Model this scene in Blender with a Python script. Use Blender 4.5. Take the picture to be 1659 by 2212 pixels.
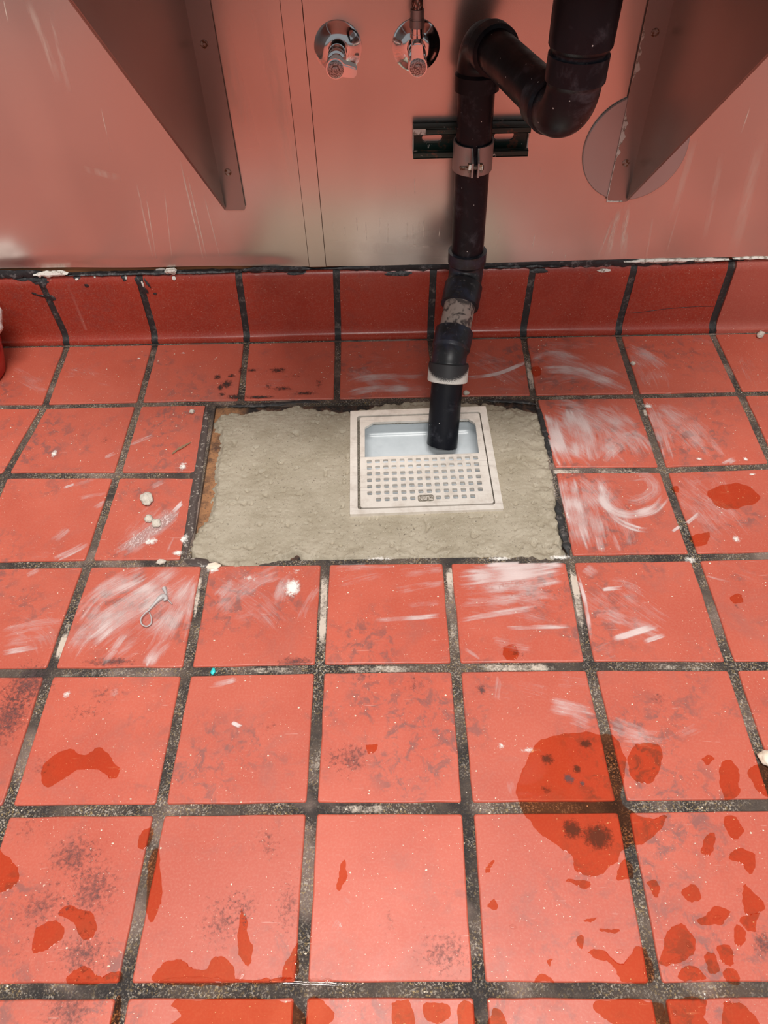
import bpy, bmesh, math, random
from mathutils import Vector, Matrix, Euler, noise
random.seed(7)
for o in list(bpy.data.objects): bpy.data.objects.remove(o)
S = bpy.context.scene
COL = S.collection

# ------------------------------------------------------------------ camera, world, lights, exposure
FPX = 1590.11
CAM = Vector((0.58002, -0.91305, 0.78958))
ROT = Euler((math.radians(40.4423), math.radians(1.2942), math.radians(-0.0242)), 'XYZ')
cd = bpy.data.cameras.new('camera'); cam = bpy.data.objects.new('camera', cd); COL.objects.link(cam)
cam.location = CAM; cam.rotation_euler = ROT
cd.sensor_fit = 'HORIZONTAL'; cd.sensor_width = 36.0; cd.lens = 36.0 * FPX / 1659.0
cd.clip_start = 0.02
S.camera = cam
w = bpy.data.worlds.new('room_light'); S.world = w; w.use_nodes = True
w.node_tree.nodes['Background'].inputs[0].default_value = (0.95, 0.97, 1.0, 1)
w.node_tree.nodes['Background'].inputs[1].default_value = 0.22
def area(name, loc, sx, sy, power, rot=(0, 0, 0), col=(1, .97, .93)):
    l = bpy.data.lights.new(name, 'AREA'); l.shape = 'RECTANGLE'; l.size = sx; l.size_y = sy
    l.energy = power; l.color = col
    o = bpy.data.objects.new(name, l); COL.objects.link(o); o.location = loc; o.rotation_euler = rot
    return o
area('ceiling_panel_light', (0.55, -0.92, 2.5), 1.25, 0.35, 52)
area('ceiling_panel_light', (0.75, -2.6, 2.5), 1.25, 0.62, 38)
S.cycles.transparent_max_bounces = 64
S.view_settings.view_transform = 'Standard'; S.view_settings.look = 'None'
S.view_settings.gamma = 1.0; S.view_settings.use_curve_mapping = False
S.view_settings.exposure = 0.45

# ------------------------------------------------------------------ measured points on the real planes
MROT = ROT.to_matrix()
def ray(x, y): return MROT @ Vector(((x - 829.5) / FPX, -(y - 1106) / FPX, -1.0))
def fl(x, y, z=0.0):            # a point of the floor (height z)
    d = ray(x, y); return CAM + d * ((z - CAM.z) / d.z)
def wl(x, y, Y=0.172):          # a point of the back wall (depth Y)
    d = ray(x, y); return CAM + d * ((Y - CAM.y) / d.y)

# ------------------------------------------------------------------ helpers
def tag(o, label=None, cat=None, group=None, kind=None):
    if label: o['label'] = label
    if cat: o['category'] = cat
    if group: o['group'] = group
    if kind: o['kind'] = kind
    return o
def thing(name, loc, label, cat, group=None):
    o = bpy.data.objects.new(name, None); COL.objects.link(o); o.location = loc; o.empty_display_size = .02
    return tag(o, label, cat, group)
def obj(name, bm, mat, parent=None, smooth=True, angle=35):
    bmesh.ops.recalc_face_normals(bm, faces=bm.faces)
    me = bpy.data.meshes.new(name); bm.to_mesh(me); bm.free()
    me.materials.append(mat)
    if smooth:
        me.polygons.foreach_set('use_smooth', [True] * len(me.polygons))
        try: me.set_sharp_from_angle(angle=math.radians(angle))
        except Exception: pass
    o = bpy.data.objects.new(name, me); COL.objects.link(o)
    if parent:
        p = parent; off = Vector((0, 0, 0)); 
        o.parent = parent
        M = Matrix.Identity(4); q = parent
        while q: M = q.matrix_basis @ M; q = q.parent
        me.transform(M.inverted())
    return o
def BM(): return bmesh.new()
def box(bm, lo, hi, bev=0.0, rot=None, piv=None):
    r = bmesh.ops.create_cube(bm, size=1.0); vs = r['verts']
    lo = Vector(lo); hi = Vector(hi); c = (lo + hi) / 2; s = hi - lo
    for v in vs: v.co = Vector((v.co.x * s.x, v.co.y * s.y, v.co.z * s.z)) + c
    if bev > 0:
        es = list({e for v in vs for e in v.link_edges})
        g = bmesh.ops.bevel(bm, geom=es, offset=bev, segments=2, affect='EDGES', profile=.5)
        vs = list({v for f in g['faces'] for v in f.verts} | {v for v in vs if v.is_valid})
    if rot is not None:
        piv = Vector(piv) if piv is not None else c
        for v in vs: v.co = rot @ (v.co - piv) + piv
    return vs
def frames(pts):
    T = []
    for i in range(len(pts)):
        a = pts[max(0, i - 1)]; b = pts[min(len(pts) - 1, i + 1)]
        d = b - a
        T.append(d.normalized() if d.length > 1e-9 else (T[-1] if T else Vector((0, 0, 1))))
    n = Vector((1, 0, 0))
    if abs(n.dot(T[0])) > .9: n = Vector((0, 1, 0))
    out = []
    for t in T:
        n = (n - t * n.dot(t)).normalized(); out.append((t, n, t.cross(n)))
    return out
def sweep(bm, pts, rads, seg=32, cap=True, flat=1.0, inner=None):
    pts = [Vector(p) for p in pts]
    if not isinstance(rads, (list, tuple)): rads = [rads] * len(pts)
    # frames from distinct points
    F = []
    base = [pts[0]]; idx = [0]
    for p in pts[1:]:
        if (p - base[-1]).length > 1e-7: base.append(p)
        idx.append(len(base) - 1)
    fr = frames(base)
    rings = []
    for p, r, k in zip(pts, rads, idx):
        t, n, b = fr[k]
        rings.append([bm.verts.new(p + n * (r * math.cos(2 * math.pi * i / seg)) + b * (r * flat * math.sin(2 * math.pi * i / seg))) for i in range(seg)])
    for a, b in zip(rings, rings[1:]):
        for i in range(seg): bm.faces.new((a[i], a[(i + 1) % seg], b[(i + 1) % seg], b[i]))
    if cap:
        for R in (rings[0], rings[-1]):
            try: bm.faces.new(R)
            except ValueError: pass
    return rings
def arc(a, c, b, rad, n=12):     # fillet at corner c between a and b
    a, b, c = Vector(a), Vector(b), Vector(c)
    u = (a - c).normalized(); v = (b - c).normalized()
    th = math.acos(max(-1, min(1, u.dot(v)))); d = rad / math.tan(th / 2)
    p, q = c + u * d, c + v * d
    m = (u + v).normalized(); o = c + m * (rad / math.sin(th / 2))
    r0 = p - o; r1 = q - o; ax = r0.cross(r1).normalized(); an = r0.angle(r1)
    return [o + Matrix.Rotation(an * i / n, 3, ax) @ r0 for i in range(n + 1)]
def lathe(bm, prof, seg=40, M=None):   # prof: (r, z)
    rings = []
    for r, z in prof:
        rings.append([bm.verts.new(Vector((r * math.cos(2 * math.pi * i / seg), r * math.sin(2 * math.pi * i / seg), z))) for i in range(seg)] if r > 1e-6 else [bm.verts.new((0, 0, z))])
    for a, b in zip(rings, rings[1:]):
        for i in range(seg):
            j = (i + 1) % seg
            if len(a) == 1 and len(b) == 1: continue
            if len(a) == 1: bm.faces.new((a[0], b[j], b[i]))
            elif len(b) == 1: bm.faces.new((a[i], a[j], b[0]))
            else: bm.faces.new((a[i], a[j], b[j], b[i]))
    if M is not None:
        for R in rings:
            for v in R: v.co = M @ v.co
def plate(loops, z0, z1, M=None):      # flat plate with holes; loops of (x, y)
    bm = BM(); es = []
    for L in loops:
        vs = [bm.verts.new((x, y, z1)) for x, y in L]
        es += [bm.edges.new((vs[i], vs[(i + 1) % len(vs)])) for i in range(len(vs))]
    bmesh.ops.triangle_fill(bm, edges=es, use_beauty=True, use_dissolve=False)
    r = bmesh.ops.extrude_face_region(bm, geom=bm.faces[:])
    for v in [g for g in r['geom'] if isinstance(g, bmesh.types.BMVert)]: v.co.z = z0
    if M is not None: bmesh.ops.transform(bm, matrix=M, verts=bm.verts)
    return bm
def rrect(cx, cy, w, h, r, n=4):
    L = []
    for sx, sy, a0 in ((1, 1, 0), (-1, 1, 90), (-1, -1, 180), (1, -1, 270)):
        for i in range(n + 1):
            a = math.radians(a0 + 90 * i / n)
            L.append((cx + sx * (w / 2 - r) + r * math.cos(a), cy + sy * (h / 2 - r) + r * math.sin(a)))
    return L
def closed_curve(pts, n=6, jit=0.0, seed=0):   # Catmull-Rom through points, closed, slightly rough
    N = len(pts); out = []
    for i in range(N):
        p0, p1, p2, p3 = (Vector(pts[(i + k - 1) % N]).to_2d() for k in range(4))
        for k in range(n):
            t = k / n
            q = .5 * ((2 * p1) + (p2 - p0) * t + (2 * p0 - 5 * p1 + 4 * p2 - p3) * t * t + (3 * p1 - p0 - 3 * p2 + p3) * t ** 3)
            if jit:
                v = noise.noise_vector(Vector((q.x * 90, q.y * 90, seed * 3.7)))
                q = q + Vector((v.x, v.y)) * jit
            out.append((q.x, q.y))
    return out
def inside(x, y, L):
    c = False; j = len(L) - 1
    for i in range(len(L)):
        if (L[i][1] > y) != (L[j][1] > y) and x < (L[j][0] - L[i][0]) * (y - L[i][1]) / (L[j][1] - L[i][1]) + L[i][0]: c = not c
        j = i
    return c
def dist_loop(x, y, L):
    p = Vector((x, y)); best = 9
    for i in range(len(L)):
        a = Vector(L[i]); b = Vector(L[(i + 1) % len(L)]); ab = b - a
        t = max(0, min(1, (p - a).dot(ab) / max(ab.length_squared, 1e-12)))
        best = min(best, (a + ab * t - p).length)
    return best

# ------------------------------------------------------------------ materials
class NT:
    def __init__(s, name):
        s.m = bpy.data.materials.new(name); s.m.use_nodes = True; s.t = s.m.node_tree; s.n = s.t.nodes; s.l = s.t.links
        s.b = s.n['Principled BSDF']; s.out = s.n['Material Output']
        g = s.n.new('ShaderNodeNewGeometry'); s.pos = g.outputs['Position']
    def set(s, **k):
        for a, v in k.items(): s.b.inputs[a.replace('_', ' ')].default_value = v
    def link(s, a, b): s.l.new(a, b)
    def map(s, vec, scale=(1, 1, 1), loc=(0, 0, 0), rot=(0, 0, 0)):
        n = s.n.new('ShaderNodeMapping'); n.inputs['Scale'].default_value = scale; n.inputs['Location'].default_value = loc
        n.inputs['Rotation'].default_value = rot; s.link(vec, n.inputs['Vector']); return n.outputs[0]
    def noise(s, vec, scale, detail=4, rough=.55, dist=0.0):
        n = s.n.new('ShaderNodeTexNoise'); n.inputs['Scale'].default_value = scale; n.inputs['Detail'].default_value = detail
        n.inputs['Roughness'].default_value = rough; n.inputs['Distortion'].default_value = dist
        s.link(vec, n.inputs['Vector']); return n.outputs['Fac']
    def voro(s, vec, scale, rnd=1.0):
        n = s.n.new('ShaderNodeTexVoronoi'); n.inputs['Scale'].default_value = scale; n.inputs['Randomness'].default_value = rnd
        s.link(vec, n.inputs['Vector']); return n.outputs['Distance']
    def ramp(s, fac, *stops):
        n = s.n.new('ShaderNodeValToRGB'); e = n.color_ramp.elements; n.color_ramp.interpolation = 'EASE'
        while len(e) < len(stops): e.new(.5)
        for k, (p, c) in enumerate(stops):
            e[k].position = p; e[k].color = (c, c, c, 1) if not isinstance(c, tuple) else (c + (1,) if len(c) == 3 else c)
        s.link(fac, n.inputs[0]); return n.outputs[0]
    def mix(s, fac, a, b, blend='MIX'):
        n = s.n.new('ShaderNodeMix'); n.data_type = 'RGBA'; n.blend_type = blend
        for i, v in ((0, fac), (6, a), (7, b)):
            if isinstance(v, (int, float)): n.inputs[i].default_value = v
            elif isinstance(v, tuple): n.inputs[i].default_value = v + (1,) if len(v) == 3 else v
            else: s.link(v, n.inputs[i])
        return n.outputs[2]
    def math(s, op, a, b=0.0, clamp=False):
        n = s.n.new('ShaderNodeMath'); n.operation = op; n.use_clamp = clamp
        for i, v in ((0, a), (1, b)):
            if isinstance(v, (int, float)): n.inputs[i].default_value = v
            else: s.link(v, n.inputs[i])
        return n.outputs[0]
    def bump(s, h, strength=.3, dist=.001):
        n = s.n.new('ShaderNodeBump'); n.inputs['Strength'].default_value = strength; n.inputs['Distance'].default_value = dist
        s.link(h, n.inputs['Height']); s.link(n.outputs[0], s.b.inputs['Normal'])
    def color(s, c): s.link(c, s.b.inputs['Base Color'])
    def rough(s, c): s.link(c, s.b.inputs['Roughness'])
    def attr(s, name):
        n = s.n.new('ShaderNodeAttribute'); n.attribute_name = name; return n

def tile_mat(name, c1, c2, grime, rlo, rhi):
    t = NT(name); oi = t.n.new('ShaderNodeObjectInfo')
    big = t.noise(t.pos, 9, 4, .6)
    c = t.mix(t.ramp(big, (.3, 0), (.7, 1)), c1, c2)
    c = t.mix(t.math('MULTIPLY', oi.outputs['Random'], .35), c, (c1[0] * .72, c1[1] * .7, c1[2] * .7))
    fine = t.noise(t.pos, 420, 3, .6)
    c = t.mix(t.ramp(fine, (.4, 0), (.75, .16)), c, (.55, .28, .2))
    # grey scuffs and grime, broken into flecks
    area_ = t.ramp(t.noise(t.pos, 6.5, 3, .6, .3), (.46, 0), (.64, 1))
    fleck = t.ramp(t.noise(t.pos, 60, 6, .72, .6), (.47, 0), (.62, 1))
    g = t.math('MULTIPLY', t.math('MULTIPLY', area_, fleck), grime)
    c = t.mix(g, c, (.125, .075, .072))
    haze = t.ramp(t.noise(t.map(t.pos, (1, 1, 1), (2, 5, 0)), 13, 6, .7, .5), (.50, 0), (.72, .45))
    c = t.mix(t.math('MULTIPLY', haze, grime), c, (.24, .11, .095))
    vd = t.voro(t.pos, 240); vm = t.noise(t.map(t.pos, (1, 1, 1), (9, 1, 0)), 30, 3, .7)
    dot = t.math('MULTIPLY', t.ramp(vd, (.07, 1), (.12, 0)), t.ramp(vm, (.47, 0), (.56, .9)))
    c = t.mix(dot, c, (.78, .58, .46))
    # pale fine scratches
    sc = t.noise(t.map(t.pos, (30, 320, 1), rot=(0, 0, .6)), 1.0, 2, .5)
    sc2 = t.ramp(sc, (.70, 0), (.76, .35))
    c = t.mix(sc2, c, (.62, .36, .3))
    t.color(c)
    r = t.noise(t.pos, 24, 5, .65)
    n = t.n.new('ShaderNodeMapRange'); n.inputs[1].default_value = .3; n.inputs[2].default_value = .7
    n.inputs[3].default_value = rlo; n.inputs[4].default_value = rhi; t.link(r, n.inputs[0]); t.rough(n.outputs[0])
    t.set(Specular_IOR_Level=.5)
    h = t.math('ADD', t.math('MULTIPLY', t.noise(t.pos, 260, 4, .6), .35), t.noise(t.pos, 38, 3, .5))
    t.bump(h, .22, .0007)
    return t.m
M_TILE = tile_mat('red_quarry_tile', (.52, .106, .064), (.46, .082, .048), .62, .38, .50)
M_COVE2 = tile_mat('faded_cove_tile', (.44, .10, .07), (.38, .08, .055), .2, .34, .46)
M_COVE = tile_mat('red_cove_tile', (.37, .042, .022), (.30, .032, .018), .18, .24, .36)

t = NT('sanded_grout')
zone = t.noise(t.pos, 9, 4, .65)
base = t.mix(t.ramp(zone, (.38, 0), (.62, 1)), (.026, .021, .020), (.105, .075, .058))
base = t.mix(t.ramp(t.noise(t.map(t.pos, (1, 1, 1), (4, 7, 1)), 11, 3, .6), (.52, 0), (.68, .8)), base, (.25, .175, .145))
sp = t.ramp(t.noise(t.pos, 480, 4, .8), (.50, 0), (.60, 1))
pale = t.mix(t.ramp(t.noise(t.pos, 300, 1, .5), (.45, 0), (.6, 1)), (.58, .50, .41), (.46, .32, .14))
den = t.ramp(t.noise(t.pos, 16, 5, .75), (.38, .04), (.62, .85))
c = t.mix(t.math('MULTIPLY', sp, den), base, pale)
t.color(c); t.set(Roughness=.7); t.bump(t.noise(t.pos, 380, 5, .75), 1.0, .0018)
M_GROUT = t.m
t = NT('black_caulk')
c = t.mix(t.ramp(t.noise(t.pos, 60, 6, .75), (.52, 0), (.66, 1)), (.018, .018, .02), (.14, .13, .13))
t.color(c); t.set(Roughness=.45); t.bump(t.noise(t.pos, 150, 5, .6), .6, .002); M_CAULK = t.m
t = NT('flaking_white_paint')
c = t.mix(t.ramp(t.noise(t.pos, 130, 5, .7), (.5, 0), (.62, 1)), (.74, .70, .64), (.30, .25, .2))
t.color(c); t.set(Roughness=.7); t.bump(t.noise(t.pos, 200, 4, .6), .5, .0015); M_PAINT = t.m
t = NT('dark_grout')
c = t.mix(t.ramp(t.noise(t.pos, 90, 6, .75), (.50, 0), (.68, 1)), (.022, .021, .021), (.13, .11, .10))
t.color(c); t.set(Roughness=.6); t.bump(t.noise(t.pos, 250, 4, .6), .5, .001); M_DGROUT = t.m

def metal_mat(name, col, rough, streak=.25, drip=0.0, met=.84):
    t = NT(name)
    bl = t.noise(t.pos, 6, 1, .4)
    st = t.noise(t.map(t.pos, (13, 13, 1.3)), 1.0, 1, .4)
    c = t.mix(t.math('MULTIPLY', t.ramp(st, (.42, 0), (.7, 1)), streak), col, (min(1, col[0] * 1.35), col[1] * 1.3, col[2] * 1.25))
    c = t.mix(t.math('MULTIPLY', t.ramp(bl, (.42, 0), (.66, 1)), .22), c, (col[0] * .62, col[1] * .58, col[2] * .55))
    if drip:
        dn = t.ramp(t.noise(t.map(t.pos, (55, 55, 2.6)), 1.0, 1, .4), (.70, 0), (.76, 1))
        c = t.mix(t.math('MULTIPLY', dn, drip), c, (.82, .68, .58))
    t.color(c)
    n = t.n.new('ShaderNodeMapRange'); n.inputs[1].default_value = .3; n.inputs[2].default_value = .7
    n.clamp = True; n.inputs[3].default_value = rough - .03; n.inputs[4].default_value = rough + .025; t.link(t.math('MULTIPLY', t.math('ADD', st, bl), .5), n.inputs[0]); t.rough(n.outputs[0])
    t.set(Metallic=met)
    return t.m
M_STEEL = metal_mat('brushed_steel_wall', (.66, .58, .53), .235, .22, 0.0)
M_BRACKET = metal_mat('dull_bracket_steel', (.36, .32, .30), .34, .1)
M_STRAP = metal_mat('clamp_steel', (.40, .38, .37), .46, .1)
M_COVER = metal_mat('cover_plate_steel', (.46, .44, .43), .38, .1, 0, .7)
t = NT('chrome'); t.set(Metallic=1.0, Roughness=.09, Base_Color=(.80, .80, .81, 1))
t.bump(t.noise(t.pos, 60, 3, .5), .06, .0006); M_CHROME = t.m
t = NT('knob_end'); c = t.mix(t.ramp(t.noise(t.pos, 700, 3, .6), (.45, 0), (.6, 1)), (.55, .48, .46), (.16, .10, .09))
t.color(c); t.set(Metallic=.8, Roughness=.35); M_KNOB = t.m
t = NT('braided_hose')
c = t.mix(t.ramp(t.voro(t.map(t.pos, (1, 1, .6)), 420), (.25, 1), (.5, 0)), (.16, .10, .08), (.55, .42, .36)); t.color(c)
t.set(Metallic=.85, Roughness=.4); t.bump(t.voro(t.map(t.pos, (1, 1, .6)), 420), .8, .001); M_HOSE = t.m
t = NT('rusty_bolt'); c = t.mix(t.ramp(t.noise(t.pos, 260, 4, .6), (.42, 0), (.6, 1)), (.42, .36, .32), (.20, .09, .045)); t.color(c)
t.set(Metallic=.7, Roughness=.45); M_BOLT = t.m

t = NT('black_plastic_pipe')
d1 = t.ramp(t.noise(t.pos, 22, 6, .7, .4), (.50, 0), (.72, .42))
c = t.mix(d1, (.0065, .0070, .0105), (.13, .13, .15))
spk = t.ramp(t.voro(t.pos, 85), (.045, 1), (.075, 0))
c = t.mix(t.math('MULTIPLY', spk, .8), c, (.75, .72, .68))
t.color(c); t.rough(t.ramp(t.noise(t.pos, 30, 5, .6), (.3, .26), (.7, .46))); t.set(Specular_IOR_Level=.25); t.bump(t.noise(t.pos, 90, 4, .6), .12, .0008); M_PIPE = t.m
t = NT('primer_stained_pipe')
c = t.mix(t.ramp(t.noise(t.pos, 75, 3, .5, 1.2), (.40, 0), (.56, 1)), (.075, .06, .055), (.36, .29, .25)); t.color(c); t.set(Roughness=.5); M_PRIMER = t.m
t = NT('paint_misted_hub')
sep = t.n.new('ShaderNodeSeparateXYZ'); t.link(t.pos, sep.inputs[0])
fade = HUBFADE = t.n.new('ShaderNodeMapRange'); fade.inputs[1].default_value = .068; fade.inputs[2].default_value = .044; t.link(sep.outputs[2], fade.inputs[0])
m_ = t.ramp(t.math('ADD', t.math('MULTIPLY', fade.outputs[0], .85), t.math('MULTIPLY', t.noise(t.pos, 900, 3, .7), .55)), (.78, 0), (1.0, 1))
c = t.mix(m_, (.03, .03, .032), (.80, .78, .72)); t.color(c); t.set(Roughness=.55); M_HUB = t.m
t = NT('blue_black_solvent_hub')
c = t.mix(t.ramp(t.noise(t.pos, 45, 4, .6), (.42, 0), (.66, 1)), (.014, .014, .016), (.026, .030, .048)); 
c = t.mix(t.ramp(t.noise(t.pos, 160, 5, .7), (.58, 0), (.7, .35)), c, (.2, .19, .18)); t.color(c); t.set(Roughness=.38); M_FIT = t.m

t = NT('green_strut_paint')
c = t.mix(t.ramp(t.noise(t.pos, 55, 5, .65), (.56, 0), (.62, 1)), (.010, .032, .024), (.11, .05, .03))
c = t.mix(t.ramp(t.noise(t.map(t.pos, (1, 1, 1), (3, 1, 2)), 80, 4, .6), (.64, 0), (.67, 1)), c, (.62, .56, .5)); t.color(c)
t.set(Roughness=.42); t.bump(t.noise(t.pos, 120, 4, .6), .3, .0008); M_GREEN = t.m

t = NT('fresh_mortar')
c = t.mix(t.ramp(t.noise(t.pos, 16, 5, .6), (.3, 0), (.7, 1)), (.30, .252, .180), (.385, .330, .25))
c = t.mix(t.ramp(t.noise(t.pos, 330, 4, .7), (.58, 0), (.70, .9)), c, (.11, .085, .06))
c = t.mix(t.ramp(t.noise(t.pos, 700, 2, .6), (.64, 0), (.72, .7)), c, (.6, .55, .45)); t.color(c)
t.rough(t.ramp(t.noise(t.pos, 40, 3, .5), (.3, .5), (.7, .75)))
h = t.math('ADD', t.noise(t.pos, 260, 5, .7), t.math('MULTIPLY', t.noise(t.map(t.pos, (40, 110, 1), rot=(0, 0, -.35)), 1, 4, .6), .5)); t.bump(h, .6, .0016); M_MORTAR = t.m
t = NT('old_mortar_bed')
sx = t.n.new('ShaderNodeSeparateXYZ'); t.link(t.pos, sx.inputs[0])
orange = t.mix(t.ramp(t.noise(t.pos, 42, 5, .7), (.35, 0), (.6, 1)), (.10, .05, .03), (.36, .17, .075))
dark = t.mix(t.ramp(t.noise(t.pos, 55, 5, .7), (.42, 0), (.66, 1)), (.022, .016, .014), (.13, .06, .035))
rng = t.n.new('ShaderNodeMapRange'); rng.inputs[1].default_value = .325; rng.inputs[2].default_value = .345; t.link(sx.outputs[0], rng.inputs[0])
c = t.mix(rng.outputs[0], orange, dark)
c = t.mix(t.ramp(t.noise(t.pos, 300, 3, .6), (.55, 0), (.7, .7)), c, (.10, .055, .04)); t.color(c); t.set(Roughness=.85); t.bump(t.noise(t.pos, 180, 5, .7), 1, .003); M_BED = t.m
t = NT('nickel_bronze')
c = t.mix(t.ramp(t.noise(t.pos, 50, 6, .7), (.42, 0), (.72, 1)), (.78, .72, .65), (.63, .56, .49))
c = t.mix(t.ramp(t.noise(t.map(t.pos, (20, 260, 1)), 1, 3, .6), (.55, 0), (.72, .35)), c, (.42, .36, .32)); t.color(c)
t.set(Metallic=.25, Roughness=.38); t.bump(t.noise(t.map(t.pos, (40, 700, 1)), 1, 3, .6), .1, .0004); M_NICKEL = t.m
t = NT('worn_nameplate'); c = t.mix(t.ramp(t.noise(t.pos, 400, 3, .6), (.4, 0), (.6, 1)), (.17, .15, .12), (.36, .32, .26)); t.color(c); t.set(Metallic=.4, Roughness=.5); M_NAME = t.m
t = NT('white_basin_enamel'); c = t.mix(t.ramp(t.noise(t.pos, 25, 4, .6), (.4, 0), (.75, 1)), (.72, .77, .80), (.62, .67, .70)); t.color(c); t.set(Roughness=.22); M_BASIN = t.m
t = NT('plywood'); c = t.mix(t.noise(t.map(t.pos, (20, 20, 200)), 1, 4, .6), (.28, .11, .04), (.09, .035, .015)); t.color(c); t.set(Roughness=.8); M_WOOD = t.m
t = NT('mortar_crumb'); c = t.mix(t.noise(t.pos, 300, 4, .6), (.42, .36, .29), (.75, .69, .6)); t.color(c); t.set(Roughness=.9); t.bump(t.noise(t.pos, 500, 4, .6), .7, .0015); M_CRUMB = t.m
t = NT('plaster_speck'); c = t.mix(t.noise(t.pos, 90, 1, .5), (.82, .78, .70), (.62, .46, .30)); t.color(c); t.set(Roughness=.8); M_SPECK = t.m
t = NT('wood_sliver'); c = t.mix(t.noise(t.map(t.pos, (300, 300, 300)), 1, 3, .6), (.32, .20, .11), (.16, .09, .05)); t.color(c); t.set(Roughness=.8); M_SLIVER = t.m
t = NT('grey_rubbery_plastic'); t.set(Base_Color=(.42, .38, .37, 1), Roughness=.38); M_STRIP = t.m
t = NT('turquoise_chip'); t.set(Base_Color=(.03, .55, .55, 1), Roughness=.4); M_TURQ = t.m
t = NT('red_plastic'); t.set(Base_Color=(.42, .006, .008, 1), Roughness=.3); M_RED = t.m
t = NT('pale_plastic_bag'); c = t.mix(t.noise(t.pos, 40, 3, .5), (.62, .50, .48), (.78, .72, .70)); t.color(c); t.set(Roughness=.35); t.bump(t.noise(t.pos, 60, 4, .6), .6, .004); M_BAG = t.m

# thin films on the tiles: dried plaster wipes, grime, water
def film(name, col, rough, streaky, amax=.9):
    t = NT(name); uv = t.n.new('ShaderNodeUVMap'); uv.uv_map = 'UVMap'; d = t.attr('dens').outputs['Fac']
    if streaky:
        a = t.noise(t.map(uv.outputs[0], (8, 520, 1)), 1, 6, .8)
        b = t.noise(t.map(uv.outputs[0], (45, 150, 1)), 1, 6, .75)
        k = t.math('ADD', t.math('MULTIPLY', a, .55), t.math('MULTIPLY', b, .45))
        v = t.math('ADD', t.math('MULTIPLY', d, .50), t.math('SUBTRACT', k, .61))
        al = t.math('MULTIPLY', v, 3.6, True)
        al = t.math('MULTIPLY', al, t.math('MULTIPLY', t.math('ADD', d, .22), .60, True))
    else:
        k = t.noise(t.pos, 230, 6, .78, .3)
        v = t.math('ADD', t.math('MULTIPLY', d, .62), t.math('SUBTRACT', k, .80))
        al = t.math('MULTIPLY', t.math('MULTIPLY', v, 4.0, True), amax)
    t.set(Base_Color=col + (1,), Roughness=rough); t.link(al, t.b.inputs['Alpha'])
    return t.m
M_SMEAR = film('dried_plaster_film', (.80, .66, .63), .7, True)
M_SPLAT = film('plaster_splat_film', (.86, .80, .74), .75, False)
M_FILL = film('joint_plaster_fill', (.56, .47, .39), .8, False, .95)
M_TAR = film('black_tar_film', (.030, .024, .021), .5, False, .92)
M_GRIME = film('black_grime_film', (.085, .050, .050), .6, False, .68)
def water(name, tint):
    t = NT(name)
    tr = t.n.new('ShaderNodeBsdfTransparent'); tr.inputs[0].default_value = tint
    gl = t.n.new('ShaderNodeBsdfGlossy'); gl.inputs['Roughness'].default_value = .03
    fr = t.n.new('ShaderNodeLayerWeight'); fr.inputs['Blend'].default_value = .5
    bp = t.n.new('ShaderNodeBump'); bp.inputs['Strength'].default_value = .10; bp.inputs['Distance'].default_value = .0008
    t.link(t.noise(t.pos, 130, 3, .5), bp.inputs['Height']); t.link(bp.outputs[0], gl.inputs['Normal']); t.link(bp.outputs[0], fr.inputs['Normal'])
    k = t.math('ADD', t.math('MULTIPLY', t.math('POWER', fr.outputs['Facing'], 5.0), .98), .02)
    mx = t.n.new('ShaderNodeMixShader'); t.link(k, mx.inputs[0]); t.link(tr.outputs[0], mx.inputs[1]); t.link(gl.outputs[0], mx.inputs[2])
    t.link(mx.outputs[0], t.out.inputs['Surface']); return t.m
M_WATER = water('water_film', (.92, .62, .46, 1)); M_BEAD = water('water_bead', (.99, .97, .96, 1))

# ------------------------------------------------------------------ floor
P = 0.162
H0Y = 0.161
HX = {(0, 0): (95, 878), (1, 0): (300, 873), (5, 0): (1153, 858), (6, 0): (1378, 855), (7, 0): (1600, 850),
      (0, 1): (10, 1027), (1, 1): (253, 1026), (5, 1): (1192, 1015), (6, 1): (1433, 1014),
      (1, 2): (190, 1217), (3, 2): (703, 1212), (4, 2): (965, 1209), (5, 2): (1230, 1207), (6, 2): (1500, 1203),
      (1, 3): (107, 1452), (2, 3): (403, 1450), (3, 3): (690, 1444), (4, 3): (985, 1441), (5, 3): (1275, 1438), (6, 3): (1580, 1438),
      (1, 4): (12, 1752), (2, 4): (345, 1749), (3, 4): (673, 1745), (4, 4): (1010, 1745), (5, 4): (1345, 1742),
      (2, 5): (266, 2140), (3, 5): (650, 2138), (4, 5): (1036, 2138), (5, 5): (1420, 2140),
      (0, -1): (146, 743), (1, -1): (336, 740), (2, -1): (533, 738), (3, -1): (730, 734), (4, -1): (930, 731), (5, -1): (1131, 727), (6, -1): (1335, 722), (7, -1): (1537, 717),
      (2, 0): (519, 869), (3, 0): (727, 866)}
def node(c, r):
    ideal = Vector((c * P, -r * P if r >= 0 else H0Y, 0))
    if (c, r) in HX:
        m = fl(*HX[(c, r)]); d = m - ideal
        if d.length < .012:
            if r == -1: d.y *= .3
            return ideal + d
    return ideal
DC = Vector((.6197, -.1355)); DT = math.radians(1.55)
DM = Matrix.Translation((DC.x, DC.y, 0)) @ Matrix.Rotation(DT, 4, 'Z')
PIT = [(.2885, -.0045), (.3015, -.3215), (.808, -.3195), (.806, -.004)]
bm = plate([[(-3.0, -3.6), (3.6, -3.6), (3.6, .20), (-3.0, .20)], PIT], -.06, -.0026)
floor = tag(obj('floor', bm, M_GROUT, smooth=False), kind='structure')
def dm2(L): return [tuple((DM @ Vector((x, y, 0))).to_2d()) for x, y in L]
bm = plate([[(.27, .012), (.28, -.335), (.825, -.335), (.825, .012)], dm2(rrect(0, 0, .222, .222, .004))], -.05, -.0085)
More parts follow.
